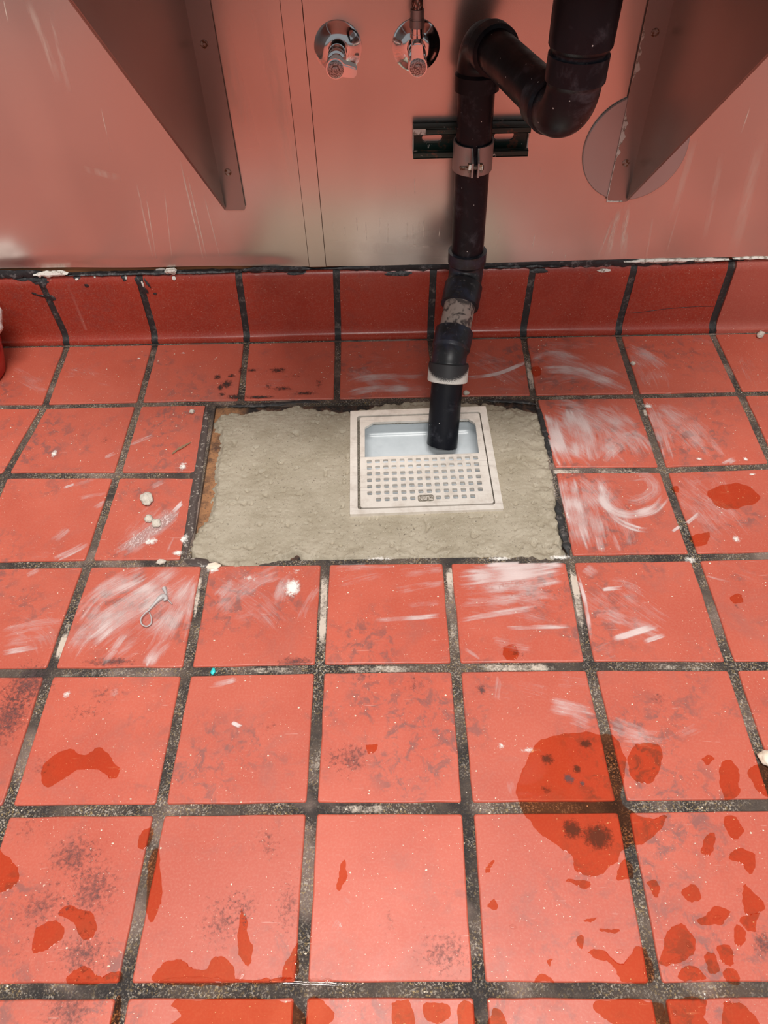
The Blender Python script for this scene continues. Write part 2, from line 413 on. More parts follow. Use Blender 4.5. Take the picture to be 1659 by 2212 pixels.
bed = obj('mortar_bed', bm, M_BED, floor, smooth=False)
def make_tile(corners, jit=.0005, z=0.0, seed=0):
    bm = BM(); cs = [Vector(c).to_2d() for c in corners]; cen = sum(cs, Vector((0, 0))) / 4
    loop = []
    for i in range(4):
        a, b = cs[i], cs[(i + 1) % 4]; p = cs[i - 1]
        e1 = (p - a).normalized(); e2 = (b - a).normalized()
        loop.append(a + e1 * .0022); loop.append(a + (e1 + e2) * .0007); loop.append(a + e2 * .0022)
        for k in range(1, 6):
            q = a.lerp(b, k / 6); v = noise.noise_vector(Vector((q.x * 60, q.y * 60, seed)))
            loop.append(q + Vector((v.x, v.y)) * jit * 2)
    def ring(inset, zz): 
        out = []
        for q in loop:
            d = (cen - q); out.append(bm.verts.new((q.x + math.copysign(inset, d.x) * (abs(d.x) > .06), q.y + math.copysign(inset, d.y) * (abs(d.y) > .06), zz)))
        return out
    R = [ring(-.0002, z - .012), ring(0, z - .0016), ring(.0005, z - .0005), ring(.0016, z)]
    N = len(loop)
    for a, b in zip(R, R[1:]):
        for i in range(N): bm.faces.new((a[i], a[(i + 1) % N], b[(i + 1) % N], b[i])).smooth = True
    cv = bm.verts.new((cen.x, cen.y, z))
    for i in range(N): bm.faces.new((R[-1][i], R[-1][(i + 1) % N], cv)).smooth = False
    return bm
J = .0060
far = BM()
for r in range(-1, 14):
    for c in range(-8, 16):
        if r in (0, 1) and c in (2, 3, 4): continue
        n00, n10, n11, n01 = node(c, r), node(c + 1, r), node(c + 1, r + 1), node(c, r + 1)
        jt = .0042 if r == -1 else J * (.85 if r == 0 else 1)
        jx = J * .86 if r == -1 else J
        cor = [n01 + Vector((jx, J, 0)), n11 + Vector((-jx, J, 0)), n10 + Vector((-jx, -jt, 0)), n00 + Vector((jx, -jt, 0))]
        if c == 1 and r in (0, 1):
            e = lambda y: .2725 + (-.01 - y) / .31 * .0145
            cor[1].x = e(cor[1].y); cor[2].x = e(cor[2].y)
        z = random.uniform(-.0003, .0003)
        seen = -2 <= c <= 8 and r <= 5 and not (r >= 3 and (c < 0 or c > 6)) and not (r >= 1 and (c < -1 or c > 7))
        if seen: obj('tile', make_tile(cor, seed=r * 31 + c, z=z), M_TILE, floor, smooth=False)
        else:
            vs = [far.verts.new((q.x, q.y, z)) for q in cor]; lo = [far.verts.new((q.x, q.y, -.006)) for q in cor]
            far.faces.new(vs)
            for i in range(4): far.faces.new((vs[i], lo[i], lo[(i + 1) % 4], vs[(i + 1) % 4]))
tag(obj('tile_field', far, M_TILE, floor, smooth=False), kind='stuff')

# old grout and membrane left standing along the rim of the opening
t = NT('dark_membrane'); c = t.mix(t.ramp(t.noise(t.pos, 150, 4, .7), (.56, 0), (.68, .8)), (.060, .043, .038), (.5, .44, .38)); t.color(c); t.set(Roughness=.45); t.bump(t.noise(t.pos, 90, 4, .6), .3, .001); M_MEMB = t.m
def rim_strip(name, px, r_, flat, mat, z=-.0018, jit=.5):
    q = [fl(x, y, z) for x, y in px]; P3 = []
    for i in range(len(q) - 1):
        m = max(2, int((q[i + 1] - q[i]).length / .003))
        for k in range(m): P3.append(q[i].lerp(q[i + 1], k / m))
    P3.append(q[-1]); m = len(P3)
    P3 = [p + Vector((.0012 * jit * noise.noise(p * 140), .0012 * jit * noise.noise(p * 120 + Vector((3, 0, 0))), .0012 * jit * noise.noise(p * 160 + Vector((0, 7, 0))))) for p in P3]
    bm = BM(); sweep(bm, P3, [r_ * max(.2, min(1, 6 * i / m, 6 * (m - 1 - i) / m)) * (1 + jit * noise.fractal(p * 90, 1, 2, 3)) for i, p in enumerate(P3)], 12, flat=flat)
    obj(name, bm, mat, floor, angle=60)
rim_strip('membrane_edge', [(447,872),(437,935),(426,1010),(413,1100),(400,1208)], .0086, .20, M_MEMB, -.0022, .12)
rim_strip('membrane_edge', [(400,1212),(430,1215),(455,1218)], .007, .22, M_MEMB, -.0022, .2)
rim_strip('old_grout_edge', [(1160,872),(1170,905),(1182,950),(1193,1000)], .0045, .45, M_DGROUT)
rim_strip('old_grout_edge', [(1203,1080),(1212,1130),(1222,1170),(1230,1205)], .0055, .45, M_DGROUT)
rim_strip('old_grout_edge', [(1045,864),(1090,866),(1130,868),(1162,874)], .0038, .5, M_DGROUT)
rim_strip('old_grout_edge', [(470,876),(540,876),(600,873),(660,868),(720,872)], .0042, .45, M_DGROUT, -.004)

# ------------------------------------------------------------------ cove base
base = BM(); box(base, (-1.6, .176, -.02), (2.6, .21, .122)); base_o = tag(obj('baseboard_back', base, M_DGROUT, smooth=False), kind='structure')
TOPX = [(0, 88, 612), (1, 298, 597), (2, 513, 588), (3, 726, 584), (4, 937, 583), (5, 1152, 582), (6, 1372, 577), (7, 1586, 566)]
def cove_x(c):
    b = node(c, -1).x
    t_ = [q for q in TOPX if q[0] == c]
    tx = wl(t_[0][1], t_[0][2], .169).x if t_ else c * P
    return b, tx
def cove_prof(dy=0.0, h=.130):
    pr = [(.1605, -.004), (.1605, .0035), (.1612, .0062)]
    for i in range(1, 8):
        a = math.radians(90 * i / 8); pr.append((.1612 + .0088 * math.sin(a), .0062 + .016 * (1 - math.cos(a))))
    pr += [(.1702, .025), (.1702, .07), (.1702, h - .018)]
    for i in range(1, 7):
        a = math.radians(90 * i / 6); pr.append((.1702 + .011 * (1 - math.cos(a)), h - .018 + .017 * math.sin(a)))
    pr += [(.186, h - .001), (.186, -.004)]
    return [(y + dy, z) for y, z in pr]
for c in range(-5, 13):
    b0, t0 = cove_x(c); b1, t1 = cove_x(c + 1); g = .0058; bm = BM(); pr = cove_prof(-.003 if c == 7 else random.uniform(-.0006, .0006), .133 if c == 7 else .130); n = len(pr)
    cols = []
    for k in range(7):
        s = k / 6; ring = []
        for y, z in pr:
            u = max(0, min(1, z / .13)); a0 = b0 + (t0 - b0) * u + g; a1 = b1 + (t1 - b1) * u - g
            x = a0 + (a1 - a0) * s
            if k in (0, 6): x += noise.noise(Vector((c * 3.1, z * 60, k))) * .0008
            ring.append(bm.verts.new((x, y, z)))
        cols.append(ring)
    for a, b in zip(cols, cols[1:]):
        for i in range(n): bm.faces.new((a[i], a[(i + 1) % n], b[(i + 1) % n], b[i]))
    for e in (cols[0], cols[-1]): bm.faces.new(e)
    obj('cove_tile', bm, M_COVE2 if c == 7 else M_COVE, base_o, angle=40)
    # crumbly dirt in the seam where the cove meets the floor
    bm = BM(); PP = [Vector((b0 + (b1 - b0) * k / 24, .1575 + .0008 * noise.noise(Vector((c, k * .9, 0))), -.0012 + .001 * noise.noise(Vector((c, k * .8, 4))))) for k in range(25)]
    sweep(bm, PP, [.0026 * (1 + .35 * noise.noise(Vector((c * 5, k * 1.3, 9)))) for k in range(25)], 8, flat=.7); obj('seam_dirt', bm, M_GROUT, base_o, angle=60)
    # dark joint between two cove tiles
    bm = BM(); pj_ = [(y + .0012 + .0006 * random.random(), z) for y, z in cove_prof()]
    rows = []
    for s in (-1, 1):
        rows.append([bm.verts.new((b0 + (t0 - b0) * max(0, min(1, z / .13)) + s * (g + .0012 + .0010 * noise.noise(Vector((c * 7.7, z * 110, s)))), y, z)) for y, z in pj_])
    for i in range(n): bm.faces.new((rows[0][i], rows[0][(i + 1) % n], rows[1][(i + 1) % n], rows[1][i]))
    bm.faces.new(rows[0]); bm.faces.new(rows[1])
    obj('grout_joint', bm, M_DGROUT, base_o)

# ------------------------------------------------------------------ sheet-metal wall
wall_bm = BM(); box(wall_bm, (-1.6, .1815, .10), (2.6, .26, 1.6)); wall = tag(obj('wall_back', wall_bm, M_WOOD, smooth=False), kind='structure')
WY = .1725
def zb(x): return .1385 + .004 * max(0, min(1, (.40 - x) / .45)) - .0025 * max(0, 1 - abs(x - .56) / .3)
def panel(name, x0, x1, y, zt, mat, lip=0.0, th=.0015):
    nx = max(3, int((x1 - x0) / .02)); zs = [0, .002, .005, .009, .014, .02, .03, .05, .08] + [.12 + .06 * i for i in range(22)]
    bm = BM(); F = []; B = []
    for i in range(nx + 1):
        x = x0 + (x1 - x0) * i / nx; cf = []; cb = []
        L = lip * max(0, min(1, (.435 - x) / .06)) * (0.75 + .5 * noise.noise(Vector((x * 9, 1.3, 0)))) if lip else 0
        for dz in zs:
            z = zb(x) + (zt - zb(x)) * (dz / zs[-1]) if dz > .1 else zb(x) + dz
            wv = .0009 * noise.noise(Vector((x * 4.5, z * 7, 2.2))) if x1 - x0 > .1 else 0
            yy = y + wv + L * math.exp(-(dz / .015) ** 2)
            cf.append(bm.verts.new((x, yy, z))); cb.append(bm.verts.new((x, yy + th, z)))
        F.append(cf); B.append(cb)
    m = len(zs)
    for i in range(nx):
        for k in range(m - 1):
            bm.faces.new((F[i][k], F[i + 1][k], F[i + 1][k + 1], F[i][k + 1])); bm.faces.new((B[i][k], B[i][k + 1], B[i + 1][k + 1], B[i + 1][k]))
        bm.faces.new((F[i][0], B[i][0], B[i + 1][0], F[i + 1][0])); bm.faces.new((F[i][-1], F[i + 1][-1], B[i + 1][-1], B[i][-1]))
    for k in range(m - 1):
        bm.faces.new((F[0][k], F[0][k + 1], B[0][k + 1], B[0][k])); bm.faces.new((F[-1][k], B[-1][k], B[-1][k + 1], F[-1][k + 1]))
    return obj(name, bm, mat, wall, angle=50)
def panel_y(x, z): return WY + .0009 * noise.noise(Vector((x * 4.5, z * 7, 2.2)))
panel('metal_panel', -1.6, .4432, WY, 1.55, M_STEEL, lip=.0052)
panel('metal_panel', .4716, 2.6, WY, 1.55, M_STEEL)
panel('seam_strip', .4440, .4707, WY - .0006, 1.55, M_STEEL)

t = NT('pale_drip_film'); dd_ = t.attr('dens').outputs['Fac']
nz = t.noise(t.map(t.pos, (160, 160, 18)), 1.0, 4, .7)
t.link(t.math('MULTIPLY', dd_, t.ramp(nz, (.36, 0), (.60, 1))), t.b.inputs['Alpha'])
t.set(Base_Color=(.95, .84, .72, 1), Metallic=.0, Roughness=.5); M_DRIP = t.m
DR = []
for (xa, ya), (xb, yb_), wd, de in [((295,395),(330,555),.0030,.35), ((312,400),(338,560),.0022,.35), ((355,410),(372,560),.002,.25), ((388,345),(440,562),.003,.40), ((405,380),(448,562),.0022,.4), ((440,420),(478,565),.002,.3), ((218,232),(240,330),.0015,.5), ((180,365),(262,385),.012,.15), ((470,60),(540,320),.030,.14), ((560,20),(660,480),.022,.14), ((60,0),(130,180),.012,.2), ((110,20),(150,200),.008,.2), ((8,0),(18,48),.0015,.5),
      ((1338,450),(1310,560),.010,.45), ((1355,440),(1345,560),.012,.4), ((1325,470),(1290,560),.004,.35), ((1620,230),(1600,290),.002,.4), ((1500,300),(1450,480),.012,.14), ((1560,330),(1520,520),.010,.14), ((1410,470),(1395,560),.004,.25), ((1470,440),(1440,545),.003,.2), ((1645,300),(1580,560),.02,.12),
      ((770,470),(772,500),.0018,.6), ((790,480),(792,520),.0018,.55), ((820,470),(820,510),.0025,.5), ((838,480),(838,525),.0018,.55), ((880,480),(880,515),.0025,.6), ((892,485),(893,535),.0020,.6), ((905,478),(905,500),.0016,.5), ((915,475),(915,520),.002,.6), ((950,490),(948,515),.002,.5), ((855,400),(856,425),.0014,.5), ((896,385),(896,420),.0014,.5), ((720,480),(720,500),.0016,.5), ((745,490),(745,510),.0016,.5), ((1080,492),(1070,545),.0016,.5), ((1155,505),(1150,535),.0016,.5), ((1168,360),(1166,378),.0014,.5), ((880,530),(930,533),.006,.4), ((860,520),(940,500),.010,.22), ((1195,540),(1190,556),.002,.4), ((1222,548),(1220,558),.002,.4), ((700,530),(970,545),.02,.14)]:
    DR.append((wl(xa, ya, WY), wl(xb, yb_, WY), wd, de))
verts, faces, dens = [], [], []
for a, b, wd, de in DR:
    b0 = len(verts); n = 14; d = (b - a).normalized(); side = Vector((d.z, 0, -d.x)); so = random.uniform(0, 40)
    for i in range(n + 1):
        s_ = i / n; p = a.lerp(b, s_) + side * (.12 * wd * noise.noise(Vector((s_ * 6, so, 0))))
        for k in range(5):
            q = p + side * (wd * (k / 4 - .5)); verts.append((q.x, panel_y(q.x, q.z) - .0007, q.z)); dens.append(de * min(1, 5 * s_, 3 * (1 - s_)) * (0, .8, 1, .8, 0)[k])
    for i in range(n):
        for k in range(4): f0 = b0 + i * 5 + k; faces.append((f0, f0 + 1, f0 + 6, f0 + 5))
me = bpy.data.meshes.new('drip_mark'); me.from_pydata(verts, [], faces); at_ = me.attributes.new('dens', 'FLOAT', 'POINT')
for i, d in enumerate(dens): at_.data[i].value = d
me.materials.append(M_DRIP); o = bpy.data.objects.new('drip_mark', me); COL.objects.link(o); o.parent = wall; tag(o, kind='stuff')

# caulk bead, white paint and bare wood along the top of the cove
def ragged_strip(x0, x1, zlo, zhi, y, seed, step=.003, amp=.004, thick=.003, back=.176):
    bm = BM(); n = int((x1 - x0) / step); T = []
    for i in range(n + 1):
        x = x0 + (x1 - x0) * i / n; e = min(1, 6 * i / n, 6 * (n - i) / n)
        a = noise.fractal(Vector((x * 55, seed, 0)), 1.0, 2.0, 4); b = noise.fractal(Vector((x * 40, seed + 9, 0)), 1.0, 2.0, 4)
        zc = (zlo + zhi) / 2; lo = zc + (zlo + amp * a - zc) * e; hi = zc + (zhi + amp * .5 * b - zc) * e
        if hi < lo + .0004: hi = lo + .0004
        yy = y - thick * .3 * a
        # the lower part of the bead leans on the bullnose of the cove tile
        yl = yy - .004 * max(0, min(1, (.130 - lo) / .012))
        T.append([bm.verts.new(v) for v in ((x, back, lo), (x, yl, lo), (x, (yl + yy) / 2 - thick * .5, (lo + hi) / 2), (x, yy, hi), (x, back, hi))])
    for a, b in zip(T, T[1:]):
        for i in range(5): bm.faces.new((a[i], b[i], b[(i + 1) % 5], a[(i + 1) % 5]))
    bm.faces.new(T[0]); bm.faces.new(T[-1])
    return bm
obj('caulk_bead', ragged_strip(.44, 1.15, .1265, .1375, .1735, 1), M_CAULK, base_o)
obj('caulk_bead', ragged_strip(-.4, .05, .127, .1395, .1735, 2, amp=.006), M_CAULK, base_o)
obj('caulk_bead', ragged_strip(.03, .34, .1275, .1315, .1735, 3, amp=.003, back=.181), M_CAULK, base_o)
obj('caulk_bead', ragged_strip(.33, .45, .128, .137, .1735, 4, amp=.003), M_CAULK, base_o)
obj('white_paint_flake', ragged_strip(.955, 1.125, .1325, .1375, .1708, 5, amp=.004), M_PAINT, base_o)
obj('white_paint_flake', ragged_strip(-.012, .045, .130, .137, .1705, 6, amp=.006), M_PAINT, base_o)
obj('white_paint_flake', ragged_strip(.205, .225, .129, .139, .1705, 8, amp=.006), M_PAINT, base_o)
obj('white_paint_flake', ragged_strip(1.13, 1.21, .1345, .1385, .1705, 7, amp=.003), M_PAINT, base_o)
obj('white_paint_flake', ragged_strip(.73, .86, .1285, .132, .1698, 11, amp=.004), M_CAULK, base_o)

# old caulk stuck to the cove tiles, and a crack
def cove_blob(px, rx, rz, seed, mat=M_CAULK, name='caulk_blob', rot=0.0):
    p = wl(px[0], px[1], .1700); bm = BM(); bmesh.ops.create_icosphere(bm, subdivisions=3, radius=1); R = Matrix.Rotation(rot, 3, 'Y')
    for v in bm.verts:
        q = v.co.copy(); k = 1 + .5 * noise.fractal(q * 1.6 + Vector((seed * 4.1, 0, 0)), 1, 2, 3)
        c = R @ Vector((q.x * rx * k, 0, q.z * rz * k)); z = p.z + c.z; u = max(0, (z - .112) / .017); yb_ = .011 * (1 - math.sqrt(max(0, 1 - min(1, u) ** 2)))
        v.co = Vector((p.x + c.x, p.y + yb_ - .0006 + q.y * .0006, z))
    obj(name, bm, mat, base_o, angle=60)
for k, (px, rx, rz, ro) in enumerate((((75,605),.017,.006,.2), ((92,612),.006,.006,0), ((74,634),.0045,.0020,.4), ((90,639),.009,.0022,.25), ((113,643),.005,.0045,0), ((187,617),.0032,.0032,0), ((268,601),.005,.005,0), ((310,625),.004,.010,-.5), ((318,612),.002,.008,-.4), ((335,634),.0028,.0018,0), ((165,602),.006,.002,0), ((300,612),.004,.012,-.3), ((45,604),.010,.004,0), ((1165,586),.012,.004,0), ((860,592),.02,.003,0), ((640,592),.014,.003,0))): cove_blob(px, rx, rz, k + 1, rot=ro)
for k, (px, rx, rz) in enumerate((((165,604),.003,.002), ((270,600),.003,.004), ((375,602),.003,.003), ((308,613),.0018,.006), ((203,600),.0015,.002), ((345,590),.008,.003), ((1305,585),.01,.0025))): cove_blob(px, rx, rz, k + 31, M_PAINT, 'white_paint_flake')
bm = BM(); sweep(bm, [wl(x, y, .1701) for x, y in ((1352,677),(1380,675),(1410,671),(1440,667),(1475,664),(1510,662),(1543,662))], [.0002, .00035, .0004, .0003, .0004, .0003, .0002], 6); obj('crack', bm, M_CAULK, base_o)

# ------------------------------------------------------------------ films on the floor
def in_joint(x, y):
    if .2725 < x < .815 and -.325 < y < -.002: return True
    rr = int(math.floor(-y / P)); cc = int(math.floor(x / P))
    best = False
    c = round(x / P); r = round(-y / P)
    a = node(c, max(-1, rr)); b = node(c, rr + 1); tt = (-y / P) - rr
    if abs(x - (a.x + (b.x - a.x) * tt)) < J: return True
    if r >= 0:
        a = node(cc, r); b = node(cc + 1, r); tt = x / P - cc
        if abs(y - (a.y + (b.y - a.y) * tt)) < J: return True
    return False
def film_mesh(name, mat, items):
    verts = []; faces = []; uvs = []; dens = []
    for kind, data in items:
        b0 = len(verts); zz = .00045 + .00002 * (len(dens) % 23)
        if kind == 'joint': zz = -.0023
        if kind in ('stroke', 'joint'):
            pts, wd, de = data if kind == 'stroke' else (data[:2], .0125, data[2])
            q = [fl(*p) for p in pts]
            if len(q) == 2: q = [q[0], q[0].lerp(q[1], .5), q[1]]
            path = []
            n = len(q)
            for i in range(n - 1):
                p0, p1, p2, p3 = q[max(0, i - 1)], q[i], q[i + 1], q[min(n - 1, i + 2)]
                m = max(3, int((p2 - p1).length / .004))
                for k in range(m + (i == n - 2)):
                    t_ = k / m; path.append(.5 * ((2 * p1) + (p2 - p0) * t_ + (2 * p0 - 5 * p1 + 4 * p2 - p3) * t_ ** 2 + (3 * p1 - p0 - 3 * p2 + p3) * t_ ** 3))
            W = max(4, int(wd / .003)); L = 0; so = random.uniform(0, 50)
            for i, p in enumerate(path):
                d = (path[min(i + 1, len(path) - 1)] - path[max(i - 1, 0)]).normalized(); nrm = Vector((-d.y, d.x, 0))
                if i: L += (p - path[i - 1]).length
                s = i / (len(path) - 1); e = min(1, s / .16, (1 - s) / .3)
                for k in range(W + 1):
                    v = k / W - .5; bo = .55 + .75 * noise.noise(Vector((v * wd * 260, so, 5))); e = max(0, min(1, s / (.06 + .3 * max(0, bo)), (1 - s) / (.12 + .5 * max(0, .9 - bo)))); x = p + nrm * v * wd * (1 + .15 * noise.noise(Vector((L * 30, so, 0))))
                    verts.append((x.x, x.y, zz)); uvs.append((L + so, v * wd + so))
                    f = e * min(1, (.5 - abs(v)) * 5)
                    dens.append(0.0 if kind == 'stroke' and in_joint(x.x, x.y) else de * f * (.85 + .5 * noise.noise(Vector((x.x * 40, x.y * 40, so)))))
            for i in range(len(path) - 1):
                for k in range(W):
                    a = b0 + i * (W + 1) + k; faces.append((a, a + 1, a + W + 2, a + W + 1))
        else:
            c, rx, ry, de = data; p = fl(*c); so = random.uniform(0, 50); N = 20; RR = 6
            verts.append((p.x, p.y, zz)); uvs.append((so, so)); dens.append(de)
            for k in range(1, RR + 1):
                for i in range(N):
                    a = 2 * math.pi * i / N; x = p.x + rx * k / RR * math.cos(a); y = p.y + ry * k / RR * math.sin(a)
                    verts.append((x, y, zz)); uvs.append((so + x - p.x, so + y - p.y)); dens.append(de * (1 - k / RR) ** .8 )
            for i in range(N): faces.append((b0, b0 + 1 + i, b0 + 1 + (i + 1) % N))
            for k in range(RR - 1):
                for i in range(N):
                    a = b0 + 1 + k * N; faces.append((a + i, a + (i + 1) % N, a + N + (i + 1) % N, a + N + i))
    me = bpy.data.meshes.new(name); me.from_pydata(verts, [], faces); me.update()
    u = me.uv_layers.new(name='UVMap')
    for l in me.loops: u.data[l.index].uv = uvs[l.vertex_index]
    a = me.attributes.new('dens', 'FLOAT', 'POINT')
    for i, d in enumerate(dens): a.data[i].value = d
    me.materials.append(mat)
    o = bpy.data.objects.new(name, me); COL.objects.link(o); o.parent = floor
    return tag(o, kind='stuff')
ST = [
 ([(1190,880),(1300,930),(1380,1000)],.09,.5), ([(1180,900),(1230,950),(1300,1003)],.07,.5), ([(1400,875),(1480,930),(1540,1000)],.09,.42), ([(1235,1030),(1300,1100),(1330,1190)],.09,.5), ([(1450,1030),(1520,1090),(1600,1180)],.09,.36), ([(1150,760),(1250,790),(1360,840)],.07,.48), ([(1350,750),(1400,790),(1430,845)],.07,.42), ([(745,790),(840,830),(930,850)],.05,.4), ([(1010,760),(1080,800),(1140,840)],.06,.4), ([(420,1235),(300,1330),(180,1430)],.10,.5), ([(1000,1235),(1110,1250),(1225,1240)],.06,.5), ([(1000,1290),(1110,1300),(1235,1330)],.07,.36), ([(1270,1260),(1350,1320),(1440,1380)],.09,.36), ([(460,1240),(560,1290),(640,1370)],.07,.34), ([(30,1330),(100,1370),(120,1430)],.06,.3), ([(380,1100),(320,1150),(260,1200)],.05,.42),
 ([(1185,890),(1200,950),(1225,1010)],.032,.9), ([(1230,880),(1255,940),(1270,1003)],.05,.75), ([(1180,875),(1300,890),(1400,950)],.045,.5),
 ([(1290,1005),(1320,970),(1370,945),(1405,985)],.035,.6), ([(1300,870),(1350,930),(1390,1000)],.06,.45), ([(1225,885),(1290,930),(1300,1000)],.05,.5),
 ([(1222,1030),(1240,1110),(1268,1195)],.036,.85), ([(1262,1030),(1275,1100),(1300,1190)],.03,.5),
 ([(1312,1040),(1303,1080),(1330,1105),(1370,1112),(1410,1100),(1442,1065)],.020,.9),
 ([(1292,1035),(1315,1100),(1340,1128),(1385,1145),(1410,1144)],.014,1.0), ([(1350,1035),(1395,1030),(1412,1060),(1370,1085),(1330,1070)],.026,.5),
 ([(1270,1190),(1262,1130),(1275,1060)],.014,.45), ([(1300,1195),(1290,1150)],.014,.6), ([(1340,1195),(1320,1150)],.01,.5),
 ([(1395,870),(1420,930),(1440,1002)],.045,.55), ([(1430,870),(1500,930),(1550,1000)],.05,.38), ([(1560,1005),(1590,990)],.012,.7), ([(1400,880),(1470,890),(1560,960)],.03,.35),
 ([(1478,1135),(1512,1108)],.008,1.0), ([(1455,1030),(1500,1080),(1600,1130)],.05,.33), ([(1470,1050),(1540,1030),(1570,1090)],.035,.3),
 ([(1140,778),(1200,764),(1262,785)],.022,.7), ([(1160,800),(1230,800),(1300,820),(1372,852)],.028,.75), ([(1350,745),(1400,770),(1440,800)],.03,.55),
 ([(1150,745),(1300,750)],.03,.35), ([(1370,790),(1400,840),(1430,850)],.03,.4), ([(1165,830),(1260,815),(1330,845)],.03,.4),
 ([(740,832),(800,816),(925,812)],.022,.6), ([(742,856),(800,842),(930,838)],.022,.75), ([(745,800),(900,788)],.022,.33),
 ([(1003,818),(1080,806),(1152,774)],.013,.95), ([(1003,792),(1100,775)],.02,.4), ([(1015,842),(1140,846)],.02,.35), ([(760,775),(920,768)],.02,.25),
 ([(405,1232),(330,1280),(230,1345),(150,1410)],.05,.72), ([(320,1232),(220,1285),(160,1350)],.042,.68), ([(432,1240),(390,1300),(350,1380),(320,1432)],.034,.62),
 ([(432,1250),(420,1310),(400,1395)],.024,.62), ([(240,1412),(272,1368)],.012,.7), ([(318,1442),(345,1400),(375,1382)],.022,.75), ([(230,1300),(160,1400),(140,1432)],.03,.45),
 ([(150,1380),(240,1372)],.008,.5), ([(405,1420),(420,1360)],.01,.6), ([(215,1440),(255,1400)],.012,.5),
 ([(0,1372),(70,1352),(140,1345)],.024,.5), ([(0,1412),(90,1396)],.012,.6), ([(55,1245),(90,1228)],.012,.8), ([(0,1390),(120,1375)],.02,.35),
 ([(458,1335),(540,1262),(630,1226)],.034,.5), ([(692,1262),(660,1310),(640,1365)],.014,.5), ([(468,1292),(505,1250)],.018,.6), ([(500,1340),(570,1300)],.02,.35), ([(600,1310),(615,1260),(650,1240)],.02,.5), ([(470,1340),(560,1330)],.03,.25),
 ([(800,1340),(880,1336),(962,1330)],.010,.8), ([(850,1278),(965,1256)],.016,.5), ([(860,1238),(962,1226)],.022,.55), ([(725,1262),(840,1234)],.022,.42), ([(715,1228),(860,1222)],.016,.4), ([(870,1310),(962,1300)],.012,.4),
 ([(982,1252),(1100,1240),(1226,1222)],.032,.9), ([(985,1278),(1100,1268),(1222,1250)],.02,.65), ([(985,1305),(1100,1296),(1225,1274)],.02,.55), ([(985,1342),(1080,1325),(1182,1310)],.012,.75),
 ([(1088,1358),(1240,1352)],.009,.8), ([(1060,1388),(1150,1402)],.02,.4), ([(1110,1275),(1190,1285)],.02,.6), ([(1040,1225),(1225,1218)],.016,1.0), ([(1000,1400),(1040,1425)],.006,.5),
 ([(1242,1232),(1262,1300),(1278,1400)],.010,.8), ([(1300,1322),(1350,1342),(1432,1372)],.024,.5), ([(1318,1384),(1360,1370),(1424,1350)],.012,.95), ([(1388,1388),(1440,1370)],.009,.8),
 ([(1298,1274),(1350,1270)],.009,.9), ([(1262,1225),(1290,1245)],.022,.7), ([(1310,1255),(1360,1262),(1420,1300)],.02,.4), ([(1480,1130),(1450,1150)],.006,.8), ([(1260,1330),(1400,1335)],.03,.3),
 ([(1530,1215),(1659,1260)],.03,.25), ([(1510,1240),(1600,1265)],.005,.6), ([(1270,1420),(1330,1400)],.03,.3),
 ([(395,1090),(330,1145),(245,1202)],.026,1.0), ([(398,1082),(370,1110)],.009,1.0), ([(392,1140),(362,1200)],.014,.6), ([(325,1055),(358,1038)],.014,.6), ([(278,962),(335,940)],.012,.65), ([(262,1202),(330,1150),(390,1100)],.03,.5), ([(250,1200),(300,1130),(350,1080)],.03,.35),
 ([(110,1212),(150,1195),(192,1172)],.016,.75), ([(150,1052),(222,1030)],.012,.4), ([(112,1172),(150,1140)],.018,.5), ([(165,1078),(238,1064)],.012,.5), ([(135,1055),(162,1046)],.007,.9), ([(225,990),(250,978)],.012,.5), ([(60,1205),(130,1190)],.02,.3),
 ([(200,1100),(235,1080)],.012,.5), ([(20,1075),(70,1100)],.02,.2),
 ([(500,1560),(522,1572)],.006,1.0), ([(455,1482),(515,1468)],.01,.6), ([(235,1500),(260,1492)],.014,.4), ([(1180,1520),(1290,1545)],.025,.55), ([(1310,1560),(1420,1605)],.03,.5), ([(1200,1470),(1290,1478)],.03,.3), ([(1080,1460),(1070,1520)],.012,.45), ([(1340,1590),(1440,1600)],.03,.4), ([(1230,1550),(1280,1570)],.02,.5), ([(1430,1610),(1520,1570)],.02,.35), ([(1110,1480),(1200,1500)],.02,.35), ([(1100,1680),(1110,1720)],.012,.4), ([(1040,1490),(1120,1500)],.03,.25),
 ([(720,2010),(735,1985)],.012,.4), ([(740,1940),(760,1960)],.01,.35), ([(1480,730),(1560,745)],.02,.3), ([(1600,760),(1640,850)],.03,.25), ([(540,830),(700,822)],.03,.25), ([(140,790),(260,830)],.05,.25), ([(20,800),(110,850)],.04,.3),
]
film_mesh('plaster_smear', M_SMEAR, [('stroke', s) for s in ST])
SPL = [((632,1270),.016,.022,1.2), ((395,1008),.010,.013,1.0), ((325,1170),.016,.012,1.0), ((118,980),.007,.013,1.0), ((398,1165),.010,.014,1.0), ((375,1110),.02,.03,.55), ((385,1195),.014,.008,1.0),
 ((145,1500),.010,.008,.9), ((1082,1612),.008,.008,.8), ((1145,1620),.02,.006,.8), ((1590,1165),.008,.010,1.0), ((1510,992),.007,.005,1.0), ((1610,992),.006,.006,1.0), ((1625,1025),.008,.004,1.0), ((1400,878),.018,.012,.9), ((1210,1205),.03,.008,.9), ((1080,1207),.03,.006,.9), ((820,1207),.04,.006,.8), ((460,1232),.012,.01,1.0), ((540,1250),.02,.012,.7), ((1490,1210),.014,.01,.9), ((1225,1110),.004,.03,.8), ((640,1235),.03,.01,.6), 
 ((1340,760),.02,.02,.5), ((735,2000),.008,.012,.5), ((165,800),.02,.015,.5), ((60,830),.03,.02,.45), ((300,775),.006,.004,.9), ((395,763),.009,.005,.8)]
film_mesh('plaster_splat', M_SPLAT, [('disc', s) for s in SPL])
